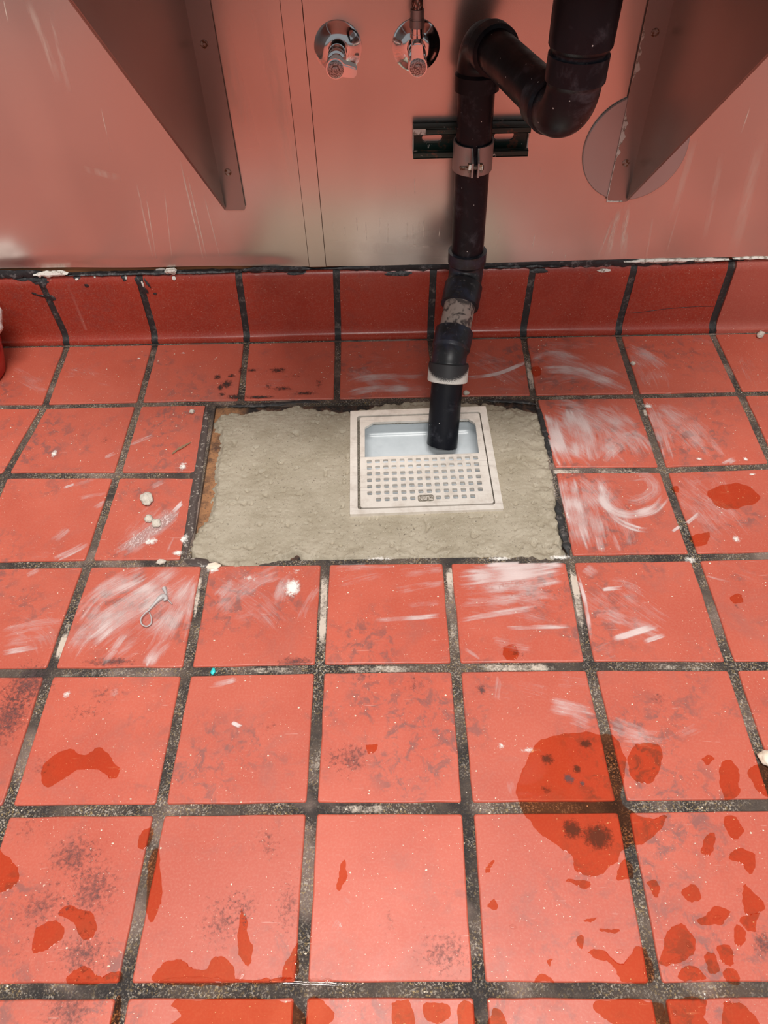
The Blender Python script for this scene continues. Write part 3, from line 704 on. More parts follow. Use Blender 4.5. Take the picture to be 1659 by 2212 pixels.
FILL = [((702,1222),(694,1420),1.0), ((432,1238),(412,1345),1.0), ((150,1335),(118,1440),1.0), ((968,1218),(978,1300),.95), ((1236,1215),(1262,1380),1.0), ((975,1300),(985,1430),.6), ((1262,1016),(1185,1017),1.0), ((1262,1016),(1400,1016),.75), ((1180,858),(1330,855),.7), ((1140,770),(1152,850),.85), ((1395,880),(1400,900),1.0), ((700,1445),(960,1442),.7), ((1010,1441),(1250,1439),.75), ((520,1447),(680,1445),.65), ((300,1451),(120,1453),.6), ((1300,1438),(1560,1438),.6), ((1180,990),(1205,1110),.6), ((850,1746),(690,1747),.7), ((940,732),(940,790),.8), ((700,1560),(675,1740),.55), ((985,1500),(1005,1700),.5)]
film_mesh('joint_plaster', M_FILL, [('joint', f) for f in FILL])
GR = [((490,830),.018,.022,.95), ((512,858),.03,.012,1.0), ((480,852),.012,.010,.9), ((600,800),.03,.016,.8), ((660,850),.04,.010,.8), ((580,835),.012,.02,.7), ((640,812),.05,.02,.55),
 ((1265,1607),.009,.007,1.1), ((1182,1640),.012,.010,.9), ((1246,1662),.007,.007,1.0), ((1228,1682),.009,.008,1.0), ((1180,1705),.01,.008,.7), ((1236,1792),.014,.014,1.1), ((1292,1808),.022,.018,1.1), ((1258,1692),.004,.004,1.0),
 ((60,1480),.05,.05,.72), ((20,1550),.04,.06,.72), ((90,1660),.03,.03,.45), ((230,1500),.05,.03,.45), ((180,1540),.06,.03,.45), ((160,1850),.05,.04,.62), ((200,1920),.05,.05,.62), ((90,1960),.05,.04,.55), ((180,2060),.05,.04,.6), ((60,1790),.04,.03,.45),
 ((480,1990),.05,.05,.5), ((520,1960),.04,.04,.5), ((620,1960),.03,.06,.5), ((580,1820),.03,.04,.45), ((760,1640),.035,.035,.62), ((720,1640),.02,.03,.5), ((580,1570),.03,.03,.4), ((780,1460),.03,.02,.5), ((640,1430),.04,.012,.75), ((240,1430),.05,.01,.75), ((730,1310),.03,.03,.3), ((960,2060),.05,.04,.55), ((840,1990),.02,.03,.4), ((900,1480),.04,.03,.4),
 ((1420,1510),.03,.02,.5), ((1040,1490),.01,.01,.8), ((890,1480),.02,.02,.4), ((230,950),.02,.02,.5), ((180,940),.012,.01,.45), ((100,1280),.03,.02,.35), ((50,1270),.02,.02,.35), ((1590,1310),.01,.015,.5), ((600,2120),.04,.02,.4), ((150,2185),.05,.03,.6), ((40,2060),.03,.04,.4), ((1650,2040),.02,.02,.7), ((1555,930),.014,.03,.3), ((1115,1410),.02,.012,.55)]
film_mesh('tar_stain', M_TAR, [('disc', s) for s in GR[:7] + [((470,815),.010,.012,1.0), ((500,812),.012,.008,1.0), ((476,838),.008,.014,1.0), ((545,800),.018,.010,.85), ((610,840),.03,.010,.85), ((560,858),.04,.007,1.0), ((520,800),.008,.02,.8), ((690,830),.012,.03,.7)]])
film_mesh('grime_stain', M_GRIME, [('disc', (p_, rx_ * 1.15, ry_ * 1.15, d_ + .09)) for p_, rx_, ry_, d_ in GR[7:]])

# water standing on the tiles
WET = [
 [(1165,1600),(1230,1585),(1320,1590),(1352,1640),(1345,1730),(1400,1768),(1445,1765),(1400,1815),(1352,1832),(1325,1870),(1285,1895),(1242,1880),(1235,1850),(1180,1812),(1140,1770),(1115,1720),(1130,1660)],
 [(88,1665),(110,1637),(150,1620),(185,1632),(220,1614),(240,1640),(260,1665),(240,1685),(213,1662),(160,1668),(130,1690),(95,1697)],
 [(-20,1830),(30,1862),(40,1895),(25,1920),(-20,1918)],
 [(128,1970),(160,1957),(206,1983),(203,2020),(180,2032),(160,1995)],
 [(80,2005),(115,1990),(138,2010),(120,2040),(72,2058)],
 [(335,2122),(350,2085),(385,2070),(412,2088),(440,2092),(470,2068),(506,2090),(520,2118),(630,2112),(632,2124),(480,2126)],
 [(150,2122),(165,2095),(195,2092),(215,2110),(262,2100),(255,2124)],
 [(1372,1608),(1428,1612),(1412,1690),(1360,1672)],
 [(1556,1650),(1590,1652),(1598,1708),(1563,1726)], [(1620,1660),(1664,1650),(1664,1720),(1630,1700)],
 [(1428,2078),(1448,2000),(1490,2008),(1502,2058),(1462,2080)],
 [(1272,2062),(1300,2052),(1340,2080),(1372,2048),(1402,2058),(1412,2122),(1345,2118),(1325,2085)],
 [(320,1862),(345,1840),(346,1962),(318,1982)], [(308,1795),(330,1790),(322,1830),(300,1825)],
 [(512,2035),(526,1962),(545,2062),(530,2085)], [(728,1890),(744,1858),(750,1885),(735,1928)], [(790,1612),(812,1606),(815,1622),(800,1630)], [(632,2050),(642,2042),(640,2110),(606,2112)],
 [(1515,1842),(1530,1798),(1546,1805),(1538,1840)], [(1518,1640),(1532,1628),(1545,1640),(1530,1652)],
 [(1562,1770),(1590,1765),(1605,1800),(1580,1812)], [(1572,1852),(1602,1832),(1632,1850),(1625,1890),(1600,1870)],
 [(1470,1925),(1500,1912),(1512,1940),(1490,1950)], [(1505,1990),(1545,1960),(1575,1970),(1560,1995),(1520,2000)], [(1605,1912),(1620,1915),(1650,1962),(1612,1972)],
 [(1600,1985),(1640,1975),(1632,2010),(1610,2005)], [(1550,2045),(1572,2040),(1585,2080),(1566,2085)], [(1520,2065),(1540,2060),(1552,2100),(1530,2095)], [(1462,2118),(1492,2088),(1525,2118)], [(1588,2000),(1606,2010),(1600,2045),(1588,2035)], [(1565,2095),(1585,2092),(1595,2120),(1570,2120)],
 [(1332,1895),(1352,1858),(1370,1880),(1362,1900),(1335,1898)], [(1225,1905),(1250,1900),(1272,1905),(1270,1920)], [(1050,1870),(1066,1858),(1060,1882),(1045,1888)], [(1054,1958),(1068,1945),(1072,1965)], [(1260,1990),(1284,1978),(1275,1992)], [(1300,2005),(1336,2008),(1334,2014),(1300,2014)], [(1248,2030),(1262,2022),(1262,2050),(1250,2045)], [(1180,2082),(1195,2072),(1190,2092)], [(1155,2120),(1170,2105),(1192,2122)], [(1402,1905),(1416,1900),(1425,1930),(1412,1935)],
 [(1262,1270),(1272,1258)] if False else [(1578,1290),(1600,1282),(1605,1300),(1585,1303)], [(1492,1160),(1530,1150),(1528,1172),(1500,1180)],
 [(370,2165),(420,2160),(630,2165),(632,2230),(350,2230),(390,2200)], [(250,2165),(262,2160),(250,2230),(235,2230)], [(668,2165),(695,2160),(720,2190),(700,2230),(662,2230)], [(850,2168),(885,2165),(890,2230),(852,2230)], [(918,2168),(965,2165),(970,2200),(925,2205)], [(990,2168),(1022,2168),(1028,2230),(995,2230)], [(1062,2180),(1085,2185),(1090,2230),(1055,2230)], [(1290,2165),(1420,2165),(1428,2230),(1350,2230),(1310,2205)], [(1442,2165),(1525,2160),(1520,2195),(1530,2230),(1445,2230)], [(1560,2175),(1600,2168),(1650,2230),(1565,2230)],
 [(1320,1540) , (1325,1530)] if False else [(1085,1398),(1110,1392),(1118,1418),(1096,1424)],
 [(1150,795),(1165,792),(1168,810),(1152,812)], [(1530,1060),(1600,1045),(1640,1080),(1560,1100)], [(1450,1055),(1462,1050),(1468,1062),(1455,1066)],
]
bm = BM()
for k, L in enumerate(WET):
    W3 = [fl(*p) for p in L]
    loop = closed_curve(W3, 10, .0030, k)
    loop = [Vector((x + .0013 * noise.noise(Vector((x * 330, y * 330, k))), y + .0013 * noise.noise(Vector((x * 330, y * 330, k + 50))))) for x, y in loop]
    cen = sum(loop, Vector((0, 0))) / len(loop); rr = max(.002, min((p - cen).length for p in loop))
    o_, i_ = [], []
    for p in loop:
        d = cen - p; q = p + d.normalized() * min(.0010, d.length * .3)
        o_.append(bm.verts.new((p.x, p.y, .00025))); i_.append(bm.verts.new((q.x, q.y, .0008)))
    n = len(loop); es = []
    for i in range(n):
        j = (i + 1) % n; bm.faces.new((o_[i], o_[j], i_[j], i_[i])); es.append(bm.edges.get((i_[i], i_[j])))
    bmesh.ops.triangle_fill(bm, edges=es, use_beauty=True)
bm.normal_update()
bmesh.ops.reverse_faces(bm, faces=[f for f in bm.faces if f.normal.z < 0])
wme = bpy.data.meshes.new('water_film'); bm.to_mesh(wme); bm.free(); wme.materials.append(M_WATER)
wo = bpy.data.objects.new('water_film', wme); COL.objects.link(wo); wo.parent = floor; tag(wo, kind='stuff')
bm = BM()
BEAD = [([(335,2124),(420,2122),(515,2127)], .0009), ([(515,2127),(520,2115),(526,2100)], .0010), ([(560,2126),(640,2127),(700,2130),(772,2133)], .0012), ([(640,2127),(636,2090),(640,2062)], .0008), ([(700,2130),(708,2124),(716,2131)], .0009),
        ([(1438,2086),(1462,2084),(1478,2077),(1498,2078)], .0011), ([(1520,2172),(1526,2150),(1560,2150),(1600,2146),(1659,2146)], .0013), ([(1565,2176),(1572,2162),(1600,2168)], .0011), ([(1522,1842),(1534,1840)], .0008), ([(1456,2200),(1462,2190)], .001),
        ([(1100,2005),(1118,2010)], .0006), ([(1392,2115),(1396,2090)], .0007), ([(1330,2062),(1348,2060)], .0007), ([(130,2126),(200,2124)], .0007), ([(30,2128),(90,2126)], .0006), ([(1540,1990),(1560,1984)], .0007), ([(1590,1930),(1602,1925)], .0007), ([(1480,2040),(1496,2052)], .0007)]
for L, r_ in BEAD:
    q = [fl(x, y - 5, .0002) for x, y in L]; P3 = []
    for i in range(len(q) - 1):
        for k in range(8): P3.append(q[i].lerp(q[i + 1], k / 8) + Vector((.0008 * noise.noise(q[i].lerp(q[i + 1], k / 8) * 200), .0008 * noise.noise(q[i].lerp(q[i + 1], k / 8) * 170), 0)))
    P3.append(q[-1]); m = len(P3)
    sweep(bm, P3, [3.0 * r_ * max(.15, min(1, 4 * i / m, 4 * (m - 1 - i) / m)) * (1 + .5 * noise.noise(Vector((i * .7, r_ * 9e3, 0)))) for i in range(m)], 16, flat=.30)
tag(obj('water_bead', bm, M_BEAD, floor, angle=180), kind='stuff')

# ------------------------------------------------------------------ fresh mortar patch
OUT = [(480,890),(520,884),(600,880),(640,872),(700,880),(760,884),(830,868),(930,862),(1060,866),(1100,875),(1150,884),(1166,905),(1182,960),(1197,1030),(1207,1110),(1217,1185),(1200,1206),(1150,1204),(1080,1206),(960,1202),(860,1206),(770,1204),(700,1206),(640,1196),(600,1207),(555,1226),(510,1229),(470,1216),(415,1197),(420,1150),(455,1105),(466,1050),(468,1000),(478,950),(466,915)]
OL = closed_curve([fl(*p) for p in OUT], 8, .0050, 5)
nx, ny = 340, 220; x0, x1, y0, y1 = .275, .825, -.352, .006
bm = BM(); G = {}
for j in range(ny + 1):
    for i in range(nx + 1):
        x = x0 + (x1 - x0) * i / nx; y = y0 + (y1 - y0) * j / ny
        lp = Matrix.Rotation(-DT, 2) @ (Vector((x, y)) - DC)
        if max(abs(lp.x), abs(lp.y)) < .1055: continue
        ins = inside(x, y, OL)
        d = dist_loop(x, y, OL) * (1 if ins else -1)
        if d < -.006: continue
        v3 = Vector((x, y, 0))
        h = -.0012 + .0016 * noise.noise(v3 * 14) + .0004 * noise.noise(Vector((x * 30 + y * 12, y * 70, 4)))
        rg = noise.fractal(v3 * 75, .9, 2.1, 4); edge = max(0, min(1, 1 - d / .045))
        h += rg * (.0004 + .0036 * edge * edge + .0008 * max(0, min(1, (x - .735) * 30))) + .0005 * noise.noise(v3 * 230)
        pit = noise.noise(v3 * 130 + Vector((0, 0, 3)))
        if pit > .46: h -= .0030 * min(1, (pit - .46) / .2)
        p2 = noise.noise(v3 * 62 + Vector((0, 0, 11)))
        if p2 > .50: h -= .0034 * min(1, (p2 - .50) / .12)
        rid = 1 - abs(noise.noise(Vector((x * 16 + 3 * noise.noise(v3 * 30), y * 34, 7)))) * 14
        if rid > 0: h += .0008 * rid * max(0, noise.noise(v3 * 12 + Vector((5, 0, 0))) + .25)
        if y > -.03: h -= .002
        if x > .745: h += .0016 * math.sin((x - .745) * 90) * (x < .78)
        h = min(h, .0016)
        if d < .004: h -= .0095 * ((.004 - d) / .010) ** .8
        G[i, j] = bm.verts.new((x, y, h))
for (i, j), v in G.items():
    q = [G.get(k) for k in ((i, j), (i + 1, j), (i + 1, j + 1), (i, j + 1))]
    if all(q): bm.faces.new(q)
bm.normal_update()
r = bmesh.ops.extrude_face_region(bm, geom=bm.faces[:])
for v in [g for g in r['geom'] if isinstance(g, bmesh.types.BMVert)]: v.co.z = -.0115
tag(obj('mortar_patch', bm, M_MORTAR, angle=75), 'fresh grey-brown mortar patch troweled around the square floor drain', 'mortar patch')

# ------------------------------------------------------------------ floor drain
dr = thing('floor_drain', (DC.x, DC.y, 0), 'square pale metal floor drain with half-open perforated grate set in mortar', 'drain'); dr.rotation_euler.z = DT
bpy.context.view_layer.update()
ZF = .0036
bm = plate([rrect(0, 0, .2158, .2158, .0012, 2), rrect(.0002, -.002, .1945, .1945, .004)], -.011, ZF, DM)
obj('frame', bm, M_NICKEL, dr, angle=30)
bm = plate([rrect(.0002, -.002, .1945, .1945, .004), rrect(.0002, -.002, .178, .178, .004)], -.009, -.0048, DM)
obj('ledge', bm, M_NAME, dr, angle=30)  # the gap's darkness around the grate is put into the ledge colour
hole = [rrect(.0014, -.0018, .1885, .1885, .004)]
hole.append([(-.0858, .004), (.0858, .004), (.0872, .0685), (.083, .0745), (.0765, .0805), (-.0712, .0805), (-.078, .0745), (-.0852, .0690)])
for rr in range(7):
    for cc in range(14):
        if rr == 6 and cc in (0, 6, 7, 13): continue
        hole.append(rrect(-.0794 + cc * .01222, -.0055 - rr * .01266, .0072, .0070, .0012, 2))
bm = plate(hole, ZF - .0046, ZF - .0006, DM); grate = obj('grate', bm, M_NICKEL, dr, angle=30)
bm = plate([rrect(.0002, -.0822, .0225, .0122, .0028)], ZF - .0007, ZF - .0001, DM); obj('nameplate', bm, M_NAME, grate, angle=30)
tc = bpy.data.curves.new('lettering', 'FONT'); tc.body = 'ZURN'; tc.size = .0098; tc.extrude = .0003; tc.align_x = 'CENTER'; tc.align_y = 'CENTER'
to = bpy.data.objects.new('tmp', tc); COL.objects.link(to); bpy.context.view_layer.update()
me = bpy.data.meshes.new_from_object(to.evaluated_get(bpy.context.evaluated_depsgraph_get())); bpy.data.objects.remove(to)
bm = BM(); bm.from_mesh(me); bmesh.ops.transform(bm, verts=bm.verts, matrix=DM @ Matrix.Translation((.0002, -.0822, ZF + .0001)) @ Matrix.Rotation(math.pi, 4, 'Z') @ Matrix.Scale(.80, 4, (1, 0, 0)))
obj('lettering', bm, M_NICKEL, grate, smooth=False)
bm = BM(); rings = []
for s, z in ((.1035, -.0095), (.0995, -.0095), (.0985, -.012), (.097, -.028), (.091, -.037), (.06, -.039)):
    rings.append([bm.verts.new(DM @ Vector((x, y, z))) for x, y in rrect(0, -.002, 2 * s, 2 * s, .018 if z < -.011 else .006, 5)])
for a, b in zip(rings, rings[1:]):
    n = len(a)
    for i in range(n): bm.faces.new((a[i], a[(i + 1) % n], b[(i + 1) % n], b[i]))
bm.faces.new(rings[-1])
obj('basin', bm, M_BASIN, dr, angle=50)

# ------------------------------------------------------------------ black drain pipe
FE = Vector((.6915, .124, .4765))     # far elbow (by the wall)
NE = Vector((.7575, -.138, .4800))    # near elbow (under the sink)
B1 = Vector((.6935, .108, .158)); B2 = Vector((.6635, -.012, .0935)); EN = Vector((.6533, -.0815, -.026))
TOP = Vector((.7585, -.139, .6665))
R0 = .0241; RH = .0290; RB = .0262
pipe = thing('drain_pipe', (EN.x, EN.y, 0), 'black plastic drain pipe bending from the sink down the wall into floor drain', 'pipe')
bpy.context.view_layer.update()
def elbow(name, a, c, b, rad, hub, mat=M_PIPE, hub2=None):
    hub2 = hub2 or hub
    A = arc(a, c, b, rad, 12); u = (A[0] - A[1]).normalized(); v = (A[-1] - A[-2]).normalized()
    u = (Vector(a) - A[0]).normalized(); v = (Vector(b) - A[-1]).normalized()
    pts = [A[0] + u * (hub + .0005), A[0] + u * hub, A[0] + u * hub, A[0] + u * .004, A[0] + u * .0005] ; rr = [R0, R0 + .0008, RH, RH, RB + .0004]
    pts[1] = A[0] + u * (hub + .0002)
    pts += A; rr += [RB] * len(A)
    pts += [A[-1] + v * .0005, A[-1] + v * .004, A[-1] + v * hub2, A[-1] + v * (hub2 + .0002), A[-1] + v * (hub2 + .0005)]; rr += [RB + .0004, RH, RH, R0 + .0008, R0]
    bm = BM(); sweep(bm, pts, rr, 40)
    return obj(name, bm, mat, pipe, angle=30), A[0] + u * hub, A[-1] + v * hub2
up = Vector((0, 0, 1))
_, n_top, n_side = elbow('elbow', TOP, NE, FE, .034, .026)
_, f_side, f_dn = elbow('elbow', NE, FE, B1, .036, .022)
_, b1_top, b1_bot = elbow('elbow', FE, B1, B2, .030, .021, M_FIT, .038)
_, b2_top, b2_bot = elbow('elbow', B1, B2, EN, .030, .032, M_FIT, .023)
def straight(name, a, b, r=R0, mat=M_PIPE, seg=40):
    bm = BM(); sweep(bm, [a, Vector(a).lerp(Vector(b), .5), b], r, seg); return obj(name, bm, mat, pipe, angle=30)
dirn = (FE - NE).normalized()
straight('pipe', n_side - dirn * .01, f_side + dirn * .01)
dv = (B1 - FE).normalized(); straight('pipe', f_dn - dv * .01, b1_top + dv * .01)
dd = (B2 - B1).normalized(); straight('pipe', b1_bot - dd * .01, b2_top + dd * .01, R0 * .985, M_PRIMER)
# upper coupling with its rounded lower lip
bm = BM(); dz = TOP - NE; cl = n_top + Vector((0, 0, .004))
sweep(bm, [n_top - Vector((0, 0, .01)), cl, cl, cl + Vector((0, 0, .004)), cl + Vector((0, 0, .03)), TOP + Vector((0, 0, -.03)), TOP], [R0 + .002, R0 + .002, .0275, .0300, .0304, .0304, .0304], 40); obj('coupling', bm, M_PIPE, pipe, angle=30)
# misted hub above the outlet and the outlet tail with a rough cut end
de = (EN - B2).normalized()
bm = BM(); h0 = b2_bot - de * .022; h1 = b2_bot + de * .006
sweep(bm, [h0, h0, h0 + de * .003, h1 - de * .001, h1, h1], [RB, RH + .0006, RH + .0016, RH + .0016, RH + .0008, R0], 40); HUBFADE.inputs[1].default_value = h0.z + .012; HUBFADE.inputs[2].default_value = h1.z + .013; obj('hub', bm, M_HUB, pipe, angle=30)
bm = BM(); rg = sweep(bm, [h1 - de * .008, h1 + de * .03, EN - de * .012, EN], R0, 44, cap=False)
for i, v in enumerate(rg[-1]):
    a = 2 * math.pi * i / 44
    v.co += de * (.0022 * math.sin(a + 1.1) + .0009 * noise.noise(Vector((i * .9, 0, 0))))
inner = [[bm.verts.new(v.co - (v.co - c0) * .16) for v in R] for R, c0 in ((rg[-1], EN), (rg[1], h1 + de * .03))]
for a, b in ((rg[-1], inner[0]), (inner[0], inner[1])):
    for i in range(44): bm.faces.new((a[i], a[(i + 1) % 44], b[(i + 1) % 44], b[i]))
bm.faces.new(rg[0]); obj('outlet_pipe', bm, M_PIPE, pipe, angle=30)

# ------------------------------------------------------------------ green strut and clamp
st = thing('strut_channel', (.692, WY, .339), 'short green painted slotted strut channel on the metal wall behind pipe', 'bracket')
bpy.context.view_layer.update()
sx0, sx1, sz0, sz1, yb, yf = .6115, .7745, .316, .3575, WY - .0012, WY - .0215
MW = Matrix(((1, 0, 0, 0), (0, 0, -1, 0), (0, 1, 0, 0), (0, 0, 0, 1)))   # plate (x, y, h) -> wall (x, z, -y)
def wplate(loops, y_back, th): return plate(loops, 0, th, Matrix.Translation((0, y_back, 0)) @ MW)
zc = (sz0 + sz1) / 2
slots = [rrect(.6385, zc, .029, .012, .0058), rrect(.7405, zc, .029, .012, .0058)]
obj('back_plate', wplate([[(sx0, sz0), (sx1, sz0), (sx1, sz1), (sx0, sz1)]] + slots, yb, .0024), M_GREEN, st, angle=30)
for s, z in ((-1, sz0), (1, sz1)):
    bm = BM(); box(bm, (sx0, yf, min(z, z - s * .0024)), (sx1, yb, max(z, z - s * .0024)), .0006)
    box(bm, (sx0, yf, min(z, z - s * .0095)), (sx1, yf + .0024, max(z, z - s * .0095)), .0008)
    box(bm, (sx0, yf, min(z - s * .0072, z - s * .0095)), (sx1, yf + .0075, max(z - s * .0072, z - s * .0095)), .0008)
    obj('channel_side', bm, M_GREEN, st, angle=30)
    bm = BM(); box(bm, (sx0 - .0006, yf, min(z, z - s * .0095)), (sx0 - .0001, yb, max(z, z - s * .0024 if s > 0 else z)), 0)
bm = BM(); box(bm, (sx0 - .0007, yb - .006, sz0), (sx0 + .0008, yb, sz1)); obj('bare_cut_edge', bm, M_PAINT, st, smooth=False)
bm = BM(); box(bm, (sx1 - .0008, yb - .006, sz0 + .006), (sx1 + .0007, yb, sz1 - .008)); obj('bare_cut_edge', bm, M_PAINT, st, smooth=False)
bm = BM(); box(bm, (sx0 - .0003, yf - .0003, sz1 - .0085), (sx0 + .017, yf + .0002, sz1 - .0005), .0001); obj('bare_cut_edge', bm, M_PAINT, st, smooth=False)

PQ = FE.lerp(B1, (FE.z - .336) / (FE.z - B1.z)); PX, PY = PQ.x, PQ.y
cl_ = thing('pipe_clamp', (PX, PY, .336), 'two-piece grey steel pipe clamp with rusty bolt around the black pipe', 'clamp')
bpy.context.view_layer.update()
def strap(s):
    prof = []
    a0, a1 = 88, -76
    for i in range(19):
        a = math.radians(a0 + (a1 - a0) * i / 18); prof.append((PX + s * .0264 * math.cos(a), PY + .0264 * math.sin(a)))
    prof.append((PX + s * .0045, PY - .0275)); prof.append((PX + s * .0040, PY - .0310)); prof.append((PX + s * .0040, PY - .0400)); prof.append((PX + s * .0040, PY - .0455))
    prof = [(PX + s * .012, WY - .008), (PX + s * .009, WY - .018)] + prof
    n = len(prof); bm = BM(); F = []
    for k, (x, y) in enumerate(prof):
        p = Vector(prof[max(0, k - 1)]); q = Vector(prof[min(n - 1, k + 1)]); d = (q - p).normalized(); nn = Vector((-d.y, d.x)) * .0011
        ear = max(0, min(1, (k - (n - 4)) / 3))
        z0_, z1_ = .3175 + .007 * ear, .3555 - .012 * ear
        F.append([bm.verts.new((x + nn.x * e, y + nn.y * e, z)) for e, z in ((-1, z0_), (1, z0_), (1, z1_), (-1, z1_))])
    for a, b in zip(F, F[1:]):
        for i in range(4): bm.faces.new((a[i], a[(i + 1) % 4], b[(i + 1) % 4], b[i]))
    bm.faces.new(F[0]); bm.faces.new(F[-1])
    obj('strap', bm, M_STRAP, cl_, angle=40)
strap(-1); strap(1)
by, bz = PY - .0385, .335
bm = BM(); L = []; rr = []
k = 0; x = PX - .021
while x < PX + .012: L.append((x, by, bz)); rr.append(.0031 if k % 2 else .0026); x += .00055; k += 1
sweep(bm, L, rr, 16); obj('bolt', bm, M_BOLT, cl_, angle=60)
for nm, xa, xb in (('nut', PX - .0095, PX - .0056), ('bolt_head', PX + .0056, PX + .0098)):
    bm = BM(); sweep(bm, [(xa, by, bz), (xa, by, bz), (xb, by, bz)], [.0055, .0062, .0062], 6); obj(nm, bm, M_BOLT, cl_, smooth=False)

# ------------------------------------------------------------------ shut-off valves
def towall(x, z, y=WY): return Matrix.Translation((x, y, z)) @ Matrix.Rotation(math.radians(90), 4, 'X')   # local +z -> -y
def valve(x, z, label, lever_deg, stub):
    v = thing('shutoff_valve', (x, WY, z), label, 'valve', 'chrome shut-off valves on the wall'); bpy.context.view_layer.update()
    bm = BM(); lathe(bm, [(.0309, .0002), (.0312, .0010)] + [(.0310 - .0190 * (i / 14), .0016 + .0080 * math.sin(math.pi / 2 * (i / 14)) ** 1.25) for i in range(15)] + [(.0115, .006)], 56, towall(x, z)); obj('escutcheon', bm, M_CHROME, v, angle=50)
    bm = BM(); lathe(bm, [(.0, .002), (.0098, .002), (.0098, .020), (.0112, .021), (.0118, .024), (.0118, .042), (.0108, .046), (.0082, .047), (.0082, .056), (.0098, .057), (.0098, .062), (.0, .062)], 32, towall(x, z)); obj('valve_body', bm, M_CHROME, v, angle=35)
    if stub:
        bm = BM(); sweep(bm, [(x, WY - .034, z + .004), (x, WY - .034, z + .020), (x, WY - .034, z + .020), (x, WY - .034, z + .024), (x, WY - .034, z + .024), (x, WY - .034, z + .034)], [.0072, .0072, .0088, .0088, .0084, .0084], 6 if False else 24); obj('outlet', bm, M_CHROME, v, angle=35)
    # oval handle: round hub and a blunt lever
    Mh = towall(x, z) @ Matrix.Rotation(math.radians(lever_deg), 4, 'Z')
    L = []
    for i in range(25):
        a = math.radians(40 + 280 * i / 24); L.append((.0118 * math.cos(a), .0118 * math.sin(a)))
    L += [(.0200, -.0066), (.0258, -.0052), (.0266, 0), (.0258, .0052), (.0200, .0066)]
    bm = plate([L], .061, .078, Mh); bmesh.ops.bevel(bm, geom=[e for e in bm.edges if e.calc_face_angle(0) > .7], offset=.0015, segments=2, affect='EDGES')
    h = obj('handle', bm, M_CHROME, v, angle=40)
    bm = BM(); lathe(bm, [(0, .0779), (.0100, .0779), (.0100, .0792), (.0085, .0798), (.0050, .0798), (.0044, .0805), (.0020, .0808), (.0016, .0800), (0, .0800)], 32, towall(x, z)); obj('cap', bm, M_KNOB, h, angle=35)
    return v
valve(.5128, .4530, 'chrome shut-off valve with bare outlet beside the wall seam, lever pointing right', -12, False)
valve(.6146, .4528, 'chrome shut-off valve with braided hose rising from it, lever pointing up', 92, True)
hs = thing('supply_hose', (.6146, WY - .034, .487), 'braided supply hose rising from the right-hand chrome valve', 'hose'); bpy.context.view_layer.update()
xh, yh = .6146, WY - .034
bm = BM(); sweep(bm, [(xh, yh, .4835), (xh, yh, .492), (xh, yh, .492), (xh, yh, .4935), (xh, yh, .4935), (xh, yh, .503)], [.0094, .0094, .0088, .0088, .0084, .0084], 24); obj('ferrule', bm, M_STRAP, hs, angle=35)
bm = BM(); sweep(bm, [(xh - .0004 * i, yh + .0005 * i, .503 + .02 * i) for i in range(9)], .0070, 24); obj('braid', bm, M_HOSE, hs)

# ------------------------------------------------------------------ round cover plate
bm = BM(); lathe(bm, [(0, .0034), (.070, .0034), (.0735, .0031), (.0746, .0022), (.0746, .0002), (0, .0001)], 96, towall(.9312, .3140, WY - .0006))
tag(obj('cover_plate', bm, M_COVER, angle=30), 'round flat steel cover plate on wall behind the right bracket', 'cover plate')

# ------------------------------------------------------------------ sink brackets
def bracket(xf, s, label, zbot=.2385):
    # flange on the wall reaches from xf inwards (s = +1: to the right); gusset stands at x = xf
    b = thing('sink_bracket', (xf, WY - .004, zbot), label, 'bracket', 'sheet-metal sink brackets'); bpy.context.view_layer.update()
    y = WY - .0042; zt = .664; wf = .0308
    loops = [[(xf, zbot), (xf + s * (wf - .003), zbot - .0005), (xf + s * wf, zbot + .002), (xf + s * wf, zt), (xf, zt)]]
    obj('flange', wplate(loops, y, .0016), M_BRACKET, b, smooth=False)
    yt = y - .0016 - (zt - zbot) * 1.035
    MX = Matrix(((0, 0, 1, 0), (1, 0, 0, 0), (0, 1, 0, 0), (0, 0, 0, 1)))     # plate (y, z, h) -> (x = h)
    g = plate([[(y, zbot), (y, zt), (yt, zt)]], 0, -s * .0016, Matrix.Translation((xf, 0, 0)) @ MX); obj('gusset', g, M_BRACKET, b, smooth=False)
    # folded hem along the sloping edge
    d = Vector((yt - y, zt - zbot)).normalized(); nrm = Vector((d.y, -d.x)); nrm = nrm if nrm.y > 0 else -nrm
    a = Vector((y - .004, zbot + .004)); c = Vector((yt, zt)); wv = .019
    L = [tuple(a), tuple(c), tuple(c + nrm * wv), tuple(a + nrm * wv + d * .028), tuple(a + d * .012 + nrm * .004)]
    obj('hem', plate([L], 0, s * .0016, Matrix.Translation((xf + s * .0002, 0, 0)) @ MX), M_BRACKET, b, smooth=False)
    for z in (.2965, .4622):
        bm = BM(); lathe(bm, [(.0052, .0001), (.0050, .0007), (.0040, .0008), (.0034, .0003), (.0026, .0003), (.0022, .0007), (0, .0008)], 24, towall(xf + s * .0145, z, y - .0017)); obj('rivet', bm, M_BOLT, b, angle=40)
bracket(.3258, 1, 'left triangular steel sink bracket with holed flange on the metal wall')
bracket(.9352, -1, 'right triangular steel sink bracket overlapping the round cover plate')
